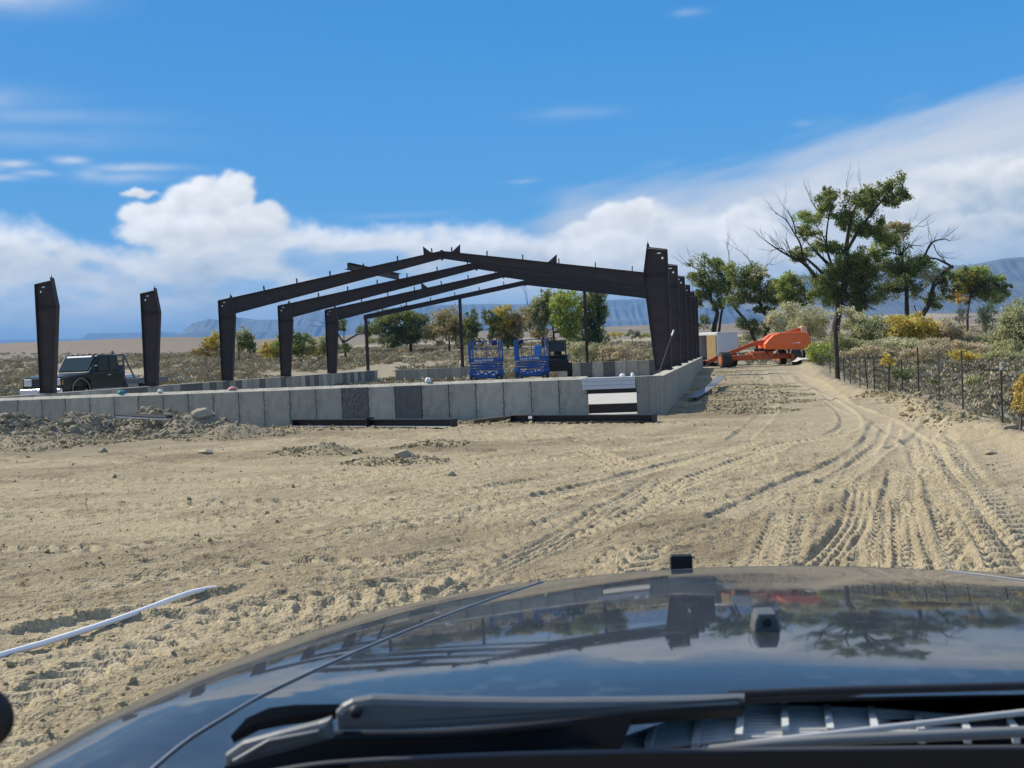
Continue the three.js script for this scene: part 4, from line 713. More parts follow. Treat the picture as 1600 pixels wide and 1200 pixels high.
{
  const g = onGround(1308.5, 597), o = thing('wooden_post', 'thick weathered wooden fence post at the bend of the fence', 'fence post', [g.x, ground(g.x, -g.z, false) - .05, g.z]);
  part('shaft', cyl(.085, .10, 1.95, [0, .95, 0], [0, 0, .015], 12), M.bark, o);
  const w = thing('wire_mesh_fence', 'sagging woven wire fence strung along the steel posts', 'fence', [0, 0, 0]);
  const strands = [.05, .22, .4, .58, .78, .98], R = rng(3);
  for (const s of strands) { const list = []; for (let i = 0; i + 1 < postTops.length; i++) { const a = postTops[i], b = postTops[i + 1], pts = [0, .25, .5, .75, 1].map(t => new THREE.Vector3(lerp(a[0], b[0], t), lerp(a[1], b[1], t) + s * Math.min(1.05, lerp(a[3], b[3], t)) - .05 * Math.sin(t * Math.PI) * (R() + .3), lerp(a[2], b[2], t) + .03)); list.push(new THREE.TubeGeometry(new THREE.CatmullRomCurve3(pts), 8, .003, 4)); } part('wire', list, M.wire, w); }
  const ver = []; for (let i = 0; i + 1 < postTops.length; i++) { const a = postTops[i], b = postTops[i + 1], n = Math.max(1, Math.round(Math.hypot(a[0] - b[0], a[2] - b[2]) / .3)); for (let k = 0; k < n; k++) { const t = k / n, x = lerp(a[0], b[0], t), y = lerp(a[1], b[1], t), z = lerp(a[2], b[2], t) + .03, hh = Math.min(1.0, lerp(a[3], b[3], t)) * .8; ver.push(bar([x, y, z], [x + (R() - .5) * .04, y + hh, z], .0014, .0014, 3)); } }
  const v = part('stay_wire', ver, M.wire, w); v.userData.kind = 'stuff';
}

// ------------------------------------------------------------------ trees and shrubs
function limb(pts, r0, r1, seg = 7) { // tapered tube through points
  const c = new THREE.CatmullRomCurve3(pts), n = Math.max(4, pts.length * 3), fr = c.computeFrenetFrames(n, false), pos = [], nor = [], uv = [], idx = [], L = c.getLength();
  for (let i = 0; i <= n; i++) { const p = c.getPointAt(i / n), r = lerp(r0, r1, i / n); for (let k = 0; k <= seg; k++) { const a = k / seg * 6.2832, d = fr.normals[i].clone().multiplyScalar(Math.cos(a)).addScaledVector(fr.binormals[i], Math.sin(a)); pos.push(p.x + d.x * r, p.y + d.y * r, p.z + d.z * r); nor.push(d.x, d.y, d.z); uv.push(k / seg * 2, i / n * L / 1.2); } }
  for (let i = 0; i < n; i++) for (let k = 0; k < seg; k++) { const a = i * (seg + 1) + k, b = a + seg + 1; idx.push(a, a + 1, b, b, a + 1, b + 1); }
  const g = new THREE.BufferGeometry(); g.setAttribute('position', new THREE.Float32BufferAttribute(pos, 3)); g.setAttribute('normal', new THREE.Float32BufferAttribute(nor, 3)); g.setAttribute('uv', new THREE.Float32BufferAttribute(uv, 2)); g.setIndex(idx); return g;
}
const leafMat = phys({ vertexColors: true, roughness: .75, transmission: .42, thickness: 0, side: THREE.DoubleSide, specularIntensity: .5 });
const PAL = {
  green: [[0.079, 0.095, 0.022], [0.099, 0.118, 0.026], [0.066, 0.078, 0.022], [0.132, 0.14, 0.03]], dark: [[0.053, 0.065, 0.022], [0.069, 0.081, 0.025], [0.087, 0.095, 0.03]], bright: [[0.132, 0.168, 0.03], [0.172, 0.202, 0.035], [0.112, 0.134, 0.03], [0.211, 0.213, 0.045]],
  yellow: [[.30, .23, .035], [.24, .19, .04], [.16, .15, .035], [.34, .24, .05]], orange: [[.30, .195, .045], [.22, .165, .045], [.15, .125, .04]], olive: [[.15, .125, .055], [.18, .145, .065], [.12, .11, .045], [.21, .165, .08]],
  silver: [[.20, .20, .125], [.25, .24, .15], [.165, .16, .095], [.13, .13, .065]], grey: [[.18, .155, .10], [.23, .20, .13], [.14, .12, .07]], sage: [[.13, .14, .07], [.17, .17, .085], [.10, .105, .045]], mix: [[0.086, 0.12, 0.03], [0.122, 0.149, 0.035], [0.15, 0.15, 0.04], [0.071, 0.097, 0.028]],
};
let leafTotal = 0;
function plant(spec) {
  const { name, label, category, depth, foot, clumps, pal, leaf = .17, lai = 2.6, trunk = [], bare = [], r = .2, group, barkMat = M.bark, stems = 0, gap = .42, fat = 1.42 } = spec;
  const R = rng(Math.round(foot[0] * 13 + foot[1] * 7 + depth)), f0 = at(foot[0], foot[1], depth), gy = ground(f0.x, depth, false), b = new THREE.Vector3(f0.x, gy - .06, f0.z);
  const o = thing(name, label, category, b, 0, group), k = depth / F, wood = [];
  const loc = (px, py, dz = 0) => at(px, py, depth).add(new THREE.Vector3(0, 0, dz)).sub(b);
  const nodes = [];
  for (const [pts, r0, r1] of trunk) { const P = pts.map(([x, y], i) => i === 0 && Math.abs(x - foot[0]) < 8 ? new THREE.Vector3((x - foot[0]) * k, 0, 0) : loc(x, y, (R() - .5) * k * 14)); wood.push(limb(P, r0 * .8, r1 * .8, 9)); P.forEach((p, i) => { if (i) nodes.push([p, lerp(r0, r1, i / (P.length - 1))]); }); }
  const pos = [], col = [];
  for (const [cx, cy, rx0, ry0, pl] of clumps) {
    const big = depth > 100 && depth < 200 ? 1.14 : 1, rx = rx0 * fat * big, ry = ry0 * fat * big, rz = (rx * .55 + ry * .45) * k, c = loc(cx, cy, (R() - .5) * rx * k * .9), ax = rx * k, ay = ry * k;
    if (nodes.length) { // bough from the nearest point of the trunk below
      let best = nodes[0], bd = 1e9; for (const nd of nodes) { const d = nd[0].distanceTo(c) + Math.max(0, nd[0].y - c.y) * 1.5; if (d < bd) { bd = d; best = nd; } }
      const mid = best[0].clone().lerp(c, .5).add(new THREE.Vector3((R() - .5) * ax * .5, ay * .15, (R() - .5) * rz * .5)); const rr = Math.min(best[1] * .6, .018 * bd + .03); wood.push(limb([best[0], mid, c], rr, rr * .35, 6));
      for (let q = 0; q < 5; q++) { const e = c.clone().add(new THREE.Vector3((R() * 2 - 1) * ax * .9, (R() * 1.6 - .6) * ay * .9, (R() * 2 - 1) * rz * .9)); wood.push(limb([mid.clone().lerp(c, R()), c.clone().lerp(e, .5).add(new THREE.Vector3(0, .1 * ay, 0)), e], rr * .32, .008, 4)); }
    }
    const P = PAL[pl || pal], n = Math.round(8.5 * lai * Math.PI * ax * ay / (leaf * leaf)), seed = R() * 90;
    const subs = [[0, 0, 0, .62]]; for (let q = 0; q < 11; q++) { const u = R() * 2 - 1, ph = R() * 6.2832, ss = Math.sqrt(1 - u * u), ra = .45 + .5 * R(); subs.push([ra * ss * Math.cos(ph), ra * u, ra * ss * Math.sin(ph), .20 + .26 * R()]); } // sprays of leaves about the bough ends
    const tot = subs.reduce((t, q) => t + q[3] * q[3], 0);
    for (let i = 0; i < n; i++) {
      let pick = R() * tot, sb = subs[0]; for (const q of subs) { pick -= q[3] * q[3]; if (pick <= 0) { sb = q; break; } }
      const u = R() * 2 - 1, ph = R() * 6.2832, q = Math.pow(R(), .5) * (R() < .12 ? 1.35 : 1), s = Math.sqrt(1 - u * u);
      const ex = sb[3] * (1 + .4 * (fbm(s * Math.cos(ph) * 2.2 + seed, u * 2.2 + s * Math.sin(ph) * 1.7, 3) - .5) * 2);
      const x = c.x + ax * (sb[0] + q * ex * s * Math.cos(ph)), y = c.y + ay * (sb[1] + q * ex * u), z = c.z + rz * (sb[2] + q * ex * s * Math.sin(ph));
      if (y < .02) continue;
      if (fbm(x / (leaf * 4.5) + seed, y / (leaf * 4.5) + z / (leaf * 6), 2) < gap - .06 && R() < .8) continue;
      const L = leaf * (.45 + .7 * R()), e = new THREE.Euler(R() * 6.28, R() * 6.28, R() * 6.28), q1 = new THREE.Vector3(L * .5, 0, 0).applyEuler(e), q2 = new THREE.Vector3(0, L * .36, 0).applyEuler(e);
      const A = [x - q1.x, y - q1.y, z - q1.z], Bq = [x + q2.x, y + q2.y, z + q2.z], C = [x + q1.x, y + q1.y, z + q1.z], D = [x - q2.x, y - q2.y, z - q2.z];
      pos.push(...A, ...D, ...C, ...A, ...C, ...Bq);
      const pc = P[Math.floor(clamp(fbm(x * .9 + seed, y * .9, 2) * .7 + R() * .5 - .1, 0, .999) * P.length)], br = 2.15 + 2.4 * R() * R() + .3 * R(); for (let t = 0; t < 6; t++) col.push(pc[0] * br, pc[1] * br, pc[2] * br);
    }
  }
  const twig = (a, dir, L, rr, lev) => { const mid = a.clone().addScaledVector(dir, L * .5).add(new THREE.Vector3((R() - .5) * L * .16, (R() - .4) * L * .14, (R() - .5) * L * .2)), e = a.clone().addScaledVector(dir, L).add(new THREE.Vector3((R() - .5) * L * .3, R() * L * .12, (R() - .5) * L * .3)); wood.push(limb([a, mid, e], rr, rr * .4, lev > 1 ? 5 : 3)); if (lev > 0) for (let i = 0; i < 4; i++) twig(a.clone().lerp(e, .35 + .2 * i), e.clone().sub(a).normalize().add(new THREE.Vector3((R() - .5) * 1.3, R() * .7 - .15, (R() - .5) * 1.3)).normalize(), L * (.42 + .25 * R()), rr * .45, lev - 1); };
  for (const [pts, r0, r1] of bare) { const P = pts.map(([x, y]) => loc(x, y, (R() - .5) * k * 20)); wood.push(limb(P, r0, r1, 6)); for (let i = 1; i < P.length; i++) { const dir = P[i].clone().sub(P[i - 1]).normalize(); for (let q = 0; q < 2; q++) twig(P[i - 1].clone().lerp(P[i], .4 + .5 * R()), dir.clone().add(new THREE.Vector3((R() - .5) * 1.2, R() * .8, (R() - .5))).normalize(), k * (16 + 14 * R()), Math.max(.012, lerp(r0, r1, i / P.length) * .4), 1); } }
  for (let i = 0; i < stems; i++) { const [cx, cy, rx, ry] = clumps[Math.floor(R() * clumps.length)], e = loc(cx + (R() * 2 - 1) * rx * .9, cy + (R() * 2 - 1.2) * ry, (R() - .5) * rx * k), s = new THREE.Vector3(e.x * .55, 0, e.z * .5); wood.push(limb([s, s.clone().lerp(e, .5).add(new THREE.Vector3((R() - .5) * .2, .1, 0)), e], .025, .006, 4)); }
  if (wood.length) part(stems && !trunk.length ? 'stems' : 'trunk', wood, barkMat, o);
  if (pos.length) { const g = new THREE.BufferGeometry(); g.setAttribute('position', new THREE.Float32BufferAttribute(pos, 3)); g.setAttribute('color', new THREE.Float32BufferAttribute(col, 3)); g.computeVertexNormals(); part(trunk.length ? 'crown' : 'foliage', g, leafMat, o); leafTotal += pos.length / 9; }
  return o;
}
const zr = l => l.map(([x, y, a, b, p]) => [1170 + x / 3.637, 250 + y / 3.637, a / 3.637, b / 3.637, p]);      // readings taken in three enlargements of the photograph
const zp = l => l.map(([x, y]) => [1170 + x / 3.637, 250 + y / 3.637]);
const zq = (ox, oy) => l => l.map(([x, y, a, b, p]) => a === undefined ? [ox + x / 4, oy + y / 4] : [ox + x / 4, oy + y / 4, a / 4, b / 4, p]);
const z2 = zq(300, 370), z3 = zq(600, 370), z4 = zq(900, 370), z5 = zq(1200, 400);
// right-hand cottonwoods
plant({ name: 'cottonwood_tree', label: 'tallest cottonwood with bare grey branches on its left side', category: 'tree', depth: 84, foot: [1304, 556], pal: 'green', leaf: .14, lai: 3.0, gap: .50, fat: 1.6,
  trunk: [[[[1304, 556], [1307, 515], [1314, 476], [1320, 440], [1322, 395]], .42, .22], [[[1316, 455], [1296, 440], [1278, 422], [1262, 405]], .2, .10], [[[1322, 395], [1328, 345], [1346, 300]], .2, .05], [[[1322, 395], [1350, 350], [1378, 315], [1402, 286]], .18, .05], [[[1318, 445], [1300, 410], [1290, 380], [1296, 330]], .14, .05], [[[1320, 440], [1340, 430], [1352, 445]], .18, .1]],
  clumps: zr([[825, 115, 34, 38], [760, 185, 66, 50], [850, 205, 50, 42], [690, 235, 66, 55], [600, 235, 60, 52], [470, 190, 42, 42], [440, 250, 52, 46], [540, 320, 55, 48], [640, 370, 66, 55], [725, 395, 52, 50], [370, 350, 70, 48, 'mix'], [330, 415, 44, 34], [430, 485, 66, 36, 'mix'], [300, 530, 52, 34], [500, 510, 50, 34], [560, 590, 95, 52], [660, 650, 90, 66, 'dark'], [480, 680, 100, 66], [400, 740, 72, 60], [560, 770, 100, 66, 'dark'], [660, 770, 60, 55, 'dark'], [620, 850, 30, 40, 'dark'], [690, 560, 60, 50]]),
  bare: [[zp([[410, 700], [320, 590], [240, 550], [170, 510], [95, 458]]), .16, .03], [zp([[240, 552], [190, 500], [120, 520]]), .05, .015], [zp([[320, 590], [290, 480], [250, 390], [210, 340], [150, 300]]), .09, .02], [zp([[270, 420], [240, 330], [185, 260]]), .05, .012], [zp([[400, 300], [365, 230], [350, 175]]), .05, .012], [zp([[480, 620], [420, 560], [370, 530]]), .1, .04], [zp([[470, 600], [400, 540], [330, 470], [300, 440]]), .09, .02], [zp([[560, 200], [552, 120]]), .03, .01], [zp([[650, 170], [640, 130]]), .03, .01]] });
plant({ name: 'cottonwood_tree', label: 'cottonwood with a forked trunk and a dead limb arching to the right', category: 'tree', depth: 88, foot: [1417, 500], pal: 'green', leaf: .14, lai: 2.6, gap: .52, fat: 1.6,
  trunk: [[[[1417, 500], [1417, 480], [1415, 455], [1412, 430], [1408, 400]], .30, .1], [[[1437, 496], [1452, 473], [1456, 448], [1470, 430], [1489, 415]], .26, .12]],
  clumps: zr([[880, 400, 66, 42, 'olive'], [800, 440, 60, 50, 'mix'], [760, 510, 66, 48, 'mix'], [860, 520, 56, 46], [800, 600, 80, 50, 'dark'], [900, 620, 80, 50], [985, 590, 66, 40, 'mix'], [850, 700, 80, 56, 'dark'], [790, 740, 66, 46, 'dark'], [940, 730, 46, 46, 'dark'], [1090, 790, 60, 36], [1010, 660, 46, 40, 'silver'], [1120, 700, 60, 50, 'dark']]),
  bare: [[zp([[1165, 612], [1120, 582], [1020, 562], [960, 620]]), .1, .03], [zp([[1000, 552], [1040, 470], [1100, 452], [1145, 462]]), .09, .02], [zp([[870, 525], [930, 485], [1000, 492]]), .06, .015], [zp([[880, 410], [950, 378], [1000, 380]]), .04, .012], [zp([[1040, 480], [1070, 540], [1130, 560]]), .04, .01], [zp([[930, 830], [960, 850], [950, 880]]), .05, .02], [zp([[910, 400], [915, 340]]), .03, .01]] });
plant({ name: 'cottonwood_tree', label: 'rounded cottonwood turning yellow at the right of the row', category: 'tree', depth: 92, foot: [1512, 520], pal: 'mix', leaf: .17, lai: 2.4, trunk: [[[[1512, 520], [1514, 490], [1516, 465]], .16, .08]], clumps: zr([[1270, 650, 90, 48, 'mix'], [1370, 690, 76, 50], [1230, 710, 60, 52, 'yellow'], [1300, 750, 90, 56, 'dark'], [1195, 775, 40, 40, 'orange'], [1380, 770, 60, 40], [1210, 660, 40, 40, 'green'], [1440, 720, 40, 40, 'green']]) });
plant({ name: 'cottonwood_sapling', label: 'thin sapling with sparse leaves below the yellowing cottonwood', category: 'tree', depth: 80, foot: [1541, 525], pal: 'sage', leaf: .15, lai: 1.2, trunk: [[[[1541, 525], [1541, 495]], .06, .03]], clumps: zr([[1350, 860, 44, 50], [1360, 920, 46, 40]]) });
plant({ name: 'cottonwood_sapling', label: 'slender dark sapling under the yellowing cottonwood', category: 'tree', depth: 82, foot: [1500, 528], pal: 'grey', leaf: .15, lai: .8, trunk: [[[[1500, 528], [1500, 480]], .05, .02]], clumps: zr([[1215, 900, 40, 40], [1220, 850, 30, 40]]), gap: .5 });
plant({ name: 'cottonwood_tree', label: 'leafy cottonwood with dark trunk behind the white trailer', category: 'tree', depth: 97, foot: [1113, 540], pal: 'green', leaf: .15, lai: 2.5, gap: .50,
  trunk: [[[[1113, 540], [1117, 508], [1120, 488], [1112, 470]], .36, .16], [[[1118, 500], [1130, 480], [1136, 460]], .2, .08]], clumps: z4([[790, 165, 76, 46], [860, 190, 52, 56], [750, 260, 56, 50], [850, 290, 90, 60], [930, 340, 70, 56], [790, 370, 66, 56, 'dark'], [890, 415, 70, 36, 'dark'], [950, 255, 46, 46, 'mix'], [815, 545, 36, 46, 'dark']]), bare: [[z4([[760, 210], [690, 160], [660, 180]]), .05, .015], [z4([[950, 200], [960, 110], [930, 40]]), .04, .01]] });
plant({ name: 'cottonwood_tree', label: 'leaning double-stemmed cottonwood above the orange boom lift', category: 'tree', depth: 90, foot: [1194, 548], pal: 'green', leaf: .145, lai: 2.4, gap: .50,
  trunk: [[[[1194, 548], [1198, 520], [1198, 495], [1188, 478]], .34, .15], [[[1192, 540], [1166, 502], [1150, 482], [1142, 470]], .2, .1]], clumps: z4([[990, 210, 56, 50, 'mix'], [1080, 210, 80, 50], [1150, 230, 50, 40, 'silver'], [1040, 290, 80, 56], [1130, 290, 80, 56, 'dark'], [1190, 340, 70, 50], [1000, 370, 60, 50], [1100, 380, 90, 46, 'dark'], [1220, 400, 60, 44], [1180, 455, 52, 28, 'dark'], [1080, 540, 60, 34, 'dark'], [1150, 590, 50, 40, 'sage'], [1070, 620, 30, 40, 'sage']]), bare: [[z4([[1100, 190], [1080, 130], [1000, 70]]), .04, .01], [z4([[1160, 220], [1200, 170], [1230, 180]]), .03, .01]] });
plant({ name: 'cottonwood_tree', label: 'small upright green cottonwood between the leaning and the tallest ones', category: 'tree', depth: 88, foot: [1232, 540], pal: 'mix', leaf: .17, lai: 2.2, trunk: [[[[1232, 540], [1231, 500], [1232, 470]], .1, .05]], clumps: zr([[210, 690, 44, 40, 'bright'], [255, 690, 40, 40], [215, 760, 60, 50], [270, 760, 56, 50], [180, 720, 36, 40], [300, 800, 46, 36, 'green'], [230, 830, 40, 40, 'green'], [222, 650, 16, 24, 'bright']]) });
// brush along the fence and under the trees
const brush = [
  ['silvery willow shrub left of the tallest cottonwood trunk', 76, 1222, z5([[60, 420, 70, 70], [130, 390, 80, 56], [100, 470, 90, 60]]), 'silver', .13],
  ['silver shrub beneath the left limbs of the tallest cottonwood', 74, 1262, z5([[250, 390, 90, 66], [310, 430, 80, 60], [230, 480, 80, 50]]), 'silver', .13],
  ['grey shrub right of the tallest cottonwood trunk', 73, 1330, z5([[520, 390, 60, 50], [560, 450, 80, 60]]), 'silver', .13],
  ['olive-green willow thicket between the trunk and the yellow bush', 72, 1362, z5([[630, 450, 80, 60], [700, 480, 90, 60], [620, 520, 90, 40]]), 'sage', .13],
  ['yellow rabbitbrush under the forked cottonwood', 71, 1430, z5([[860, 420, 80, 44], [950, 430, 80, 50], [1020, 460, 70, 44], [900, 480, 100, 50]]), 'yellow', .12],
  ['dull green shrub left of the yellow rabbitbrush', 72.5, 1392, z5([[780, 400, 60, 34], [800, 460, 70, 60], [820, 520, 70, 34]]), 'sage', .12],
  ['grey-brown brush right of the yellow rabbitbrush', 71, 1482, z5([[1120, 460, 60, 50], [1180, 500, 80, 44], [1240, 530, 70, 40]]), 'grey', .12],
  ['dark thicket beside the thin sapling', 70, 1550, z5([[1380, 540, 90, 44], [1470, 520, 90, 50], [1400, 580, 120, 36]]), 'sage', .13],
  ['tall dark bush at the right edge of the view', 68, 1590, z5([[1530, 420, 80, 70], [1580, 380, 80, 70], [1560, 500, 110, 80], [1500, 580, 110, 50]]), 'sage', .14],
  ['bright yellow-green bush right of the boom lift by the fence', 64, 1282, z5([[320, 590, 52, 46], [350, 630, 52, 40], [300, 640, 40, 30]]), 'bright', .12],
  ['low grey brush in front of the silver shrubs', 66, 1330, z5([[380, 540, 80, 40], [470, 560, 80, 36], [560, 550, 80, 36]]), 'sage', .11],
  ['low grey-green brush in front of the yellow rabbitbrush', 65, 1410, z5([[700, 550, 90, 36], [820, 560, 90, 34], [930, 550, 80, 34]]), 'silver', .11],
  ['low dry brush between the rabbitbrush and the sapling', 64, 1480, z5([[1060, 550, 90, 40], [1180, 570, 90, 36], [1290, 580, 90, 34]]), 'grey', .11],
  ['low olive brush in front of the tall dark bush', 60, 1560, z5([[1380, 640, 90, 36], [1480, 630, 100, 44], [1580, 640, 90, 44]]), 'sage', .10],
  ['small yellow-green rabbitbrush behind the middle fence posts', 50, 1385, z5([[740, 650, 46, 28], [760, 670, 40, 20]]), 'yellow', .09],
  ['dark low weed clump behind the middle fence posts', 42, 1412, z5([[850, 725, 56, 30], [820, 745, 50, 20]]), 'dark', .08],
  ['yellowish rabbitbrush behind the white-tipped fence posts', 50, 1502, z5([[1200, 625, 76, 30], [1260, 640, 60, 24]]), 'yellow', .09],
  ['grey dead brush pile left of the tall fence post', 56, 1340, z5([[520, 600, 60, 24], [620, 590, 70, 30], [700, 610, 60, 26]]), 'grey', .09],
  ['grey dead brush behind the tall fence post', 56, 1452, z5([[900, 610, 80, 30], [1040, 590, 70, 40], [980, 640, 90, 30]]), 'grey', .09],
  ['small dark weed between the second and third fence posts', 36, 1512, z5([[1250, 780, 70, 36]]), 'sage', .07],
  ['small round weed beside the third fence post', 38, 1455, z5([[1020, 795, 40, 22]]), 'dark', .07],
  ['rust-brown dried weed at the right edge behind the fence', 17.5, 1598, z5([[1590, 900, 50, 90], [1610, 820, 50, 60]]), 'orange', .045],
];
for (const [label, depth, fx, clumps, pal, leaf] of brush) plant({ name: 'shrub', label, category: 'shrub', depth, foot: [fx, level(fx) + 36 * 80 / depth], clumps, pal, leaf, lai: 1.9, stems: 5, barkMat: M.barkPale, gap: .40, fat: depth > 60 ? 1.5 : 1.35 });
// trees behind the building
plant({ name: 'broadleaf_tree', label: 'broad dark green tree behind the left end-frame post', category: 'tree', depth: 138, foot: [642, 543], pal: 'dark', leaf: .26, lai: 2.5, trunk: [[[[642, 543], [640, 528], [632, 512]], .25, .12]], clumps: z2([[1180, 520, 54, 44], [1260, 495, 80, 46, 'green'], [1350, 515, 80, 50, 'green'], [1420, 555, 60, 46], [1200, 585, 70, 46], [1320, 605, 100, 56], [1080, 590, 56, 30], [1400, 640, 60, 34], [1220, 650, 80, 30, 'sage']]), bare: [[z2([[1400, 640], [1460, 590], [1530, 520]]), .07, .02]] });
plant({ name: 'broadleaf_tree', label: 'brownish olive tree right of the broad dark green one', category: 'tree', depth: 136, foot: [702, 543], pal: 'olive', leaf: .25, lai: 2.2, trunk: [[[[702, 543], [702, 520]], .16, .08]], clumps: z3([[400, 500, 80, 50], [340, 550, 64, 50], [460, 550, 60, 50], [400, 610, 80, 46], [300, 600, 50, 50], [470, 630, 40, 40]]) });
plant({ name: 'broadleaf_tree', label: 'narrow dark tree beside the middle end-frame post', category: 'tree', depth: 134, foot: [736, 543], pal: 'dark', leaf: .25, lai: 2.3, trunk: [[[[736, 543], [736, 525]], .12, .07]], clumps: z3([[545, 520, 36, 40], [550, 580, 42, 46], [545, 640, 46, 36]]) });
plant({ name: 'broadleaf_tree', label: 'tree with orange and yellow autumn leaves above the left lift', category: 'tree', depth: 132, foot: [793, 546], pal: 'olive', leaf: .25, lai: 2.3, trunk: [[[[793, 546], [795, 522]], .18, .09]], clumps: z3([[680, 490, 42, 42, 'green'], [735, 480, 44, 32, 'yellow'], [705, 555, 46, 34, 'orange'], [760, 550, 56, 46, 'yellow'], [815, 510, 56, 50, 'olive'], [760, 615, 66, 46, 'olive'], [850, 560, 56, 56, 'olive'], [680, 610, 36, 36, 'dark'], [810, 630, 60, 40, 'dark']]) });
plant({ name: 'broadleaf_tree', label: 'tall grey-green tree left of the bright green one', category: 'tree', depth: 130, foot: [848, 546], pal: 'sage', leaf: .25, lai: 2.2, trunk: [[[[848, 546], [850, 515], [853, 485]], .2, .08]], clumps: z3([[960, 430, 56, 50], [1020, 370, 44, 44], [930, 520, 56, 60, 'olive'], [985, 500, 50, 60], [990, 610, 60, 50, 'olive'], [1000, 440, 50, 50, 'green']]), bare: [[z3([[920, 480], [890, 400], [880, 340]]), .05, .01]] });
plant({ name: 'broadleaf_tree', label: 'bright yellow-green tree left of the right end-frame post', category: 'tree', depth: 128, foot: [868, 546], pal: 'bright', leaf: .25, lai: 2.6, trunk: [[[[868, 546], [865, 520], [862, 495]], .18, .09]], clumps: z3([[1130, 385, 60, 50], [1090, 450, 50, 52], [1165, 455, 60, 54], [1130, 540, 60, 54], [1170, 610, 54, 46], [1100, 510, 44, 40], [1200, 540, 46, 50]]) });
plant({ name: 'broadleaf_tree', label: 'dark green tree behind the right end-frame post', category: 'tree', depth: 130, foot: [935, 548], pal: 'green', leaf: .25, lai: 2.5, trunk: [[[[935, 548], [935, 520]], .2, .09]], clumps: z3([[1290, 350, 70, 44, 'sage'], [1340, 400, 46, 70], [1270, 430, 56, 60], [1340, 500, 46, 46, 'dark'], [1260, 540, 66, 60, 'dark'], [1330, 610, 66, 50, 'dark'], [1280, 630, 60, 40, 'dark']]) });
plant({ name: 'dead_limb_tree', label: 'half-dead crooked tree right of the third complete column', category: 'tree', depth: 120, foot: [540, 550], pal: 'dark', leaf: .22, lai: 2, trunk: [[[[540, 550], [537, 533]], .16, .12]], clumps: z2([[935, 555, 26, 34], [945, 690, 50, 24]]), bare: [[z2([[945, 655], [905, 600], [890, 545], [830, 560]]), .12, .03], [z2([[950, 655], [1030, 612], [1090, 600], [1130, 570]]), .12, .03], [z2([[900, 590], [860, 520], [930, 515]]), .05, .02]] });
plant({ name: 'broadleaf_tree', label: 'small grey-green tree between the second and third steel frames', category: 'tree', depth: 115, foot: [373, 556], pal: 'sage', leaf: .21, lai: 1.9, trunk: [[[[373, 556], [374, 540]], .09, .05]], clumps: z2([[310, 615, 50, 30], [355, 670, 44, 40, 'dark'], [285, 690, 34, 26], [340, 610, 30, 30, 'sage'], [380, 690, 30, 24, 'dark']]) });
plant({ name: 'shrub', label: 'yellowing bush just left of the nearest frame column', category: 'shrub', depth: 112, foot: [328, 558], pal: 'olive', leaf: .2, lai: 2, stems: 6, clumps: z2([[90, 690, 50, 36], [140, 660, 44, 40, 'yellow'], [150, 710, 50, 30], [60, 720, 40, 20]]) });
plant({ name: 'shrub', label: 'golden yellow bush left of the second frame column', category: 'shrub', depth: 110, foot: [425, 558], pal: 'yellow', leaf: .2, lai: 2.2, stems: 6, clumps: z2([[490, 710, 46, 36], [530, 680, 40, 40, 'mix'], [520, 720, 50, 26]]) });
plant({ name: 'shrub', label: 'rounded green bush right of the second frame column', category: 'shrub', depth: 110, foot: [467, 558], pal: 'green', leaf: .2, lai: 2.3, stems: 6, clumps: z2([[670, 630, 50, 32], [650, 680, 56, 44], [720, 690, 56, 44, 'mix'], [690, 720, 70, 26, 'olive']]) });
plant({ name: 'shrub', label: 'dull olive bush left of the third frame column', category: 'shrub', depth: 112, foot: [503, 556], pal: 'olive', leaf: .2, lai: 1.9, stems: 6, clumps: z2([[800, 690, 44, 36], [830, 670, 36, 36, 'sage'], [820, 720, 50, 20]]) });
plant({ name: 'shrub', label: 'silvery sagebrush behind the skid loader', category: 'shrub', depth: 84, foot: [905, 566], pal: 'silver', leaf: .14, lai: 1.8, stems: 8, clumps: z3([[1190, 690, 60, 40], [1230, 720, 60, 44], [1180, 740, 70, 30]]) });
plant({ name: 'shrub', label: 'grey sagebrush just left of the tall right column', category: 'shrub', depth: 84, foot: [968, 562], pal: 'grey', leaf: .14, lai: 1.8, stems: 8, clumps: z3([[1400, 720, 60, 36], [1470, 700, 60, 40], [1440, 745, 90, 24]]) });
plant({ name: 'shrub', label: 'low sagebrush left of the right end-frame post', category: 'shrub', depth: 88, foot: [935, 562], pal: 'sage', leaf: .14, lai: 1.8, stems: 8, clumps: z3([[1300, 730, 60, 36], [1350, 700, 50, 40]]) });
plant({ name: 'broadleaf_tree', label: 'small lone dark tree on the far plain seen under the right rafters', category: 'tree', depth: 260, foot: [988, 534], pal: 'dark', leaf: .4, lai: 2.2, trunk: [[[[988, 534], [988, 526]], .2, .1]], clumps: z3([[1550, 600, 28, 22], [1580, 615, 20, 16]]) });
plant({ name: 'shrub', label: 'row of far yellow bushes left of the lone dark tree', category: 'shrub', depth: 262, foot: [963, 532], pal: 'yellow', leaf: .4, lai: 2, stems: 4, clumps: z3([[1440, 612, 36, 16], [1490, 615, 30, 13, 'mix'], [1620, 620, 30, 13, 'mix']]) });
console.log('leaves', leafTotal);
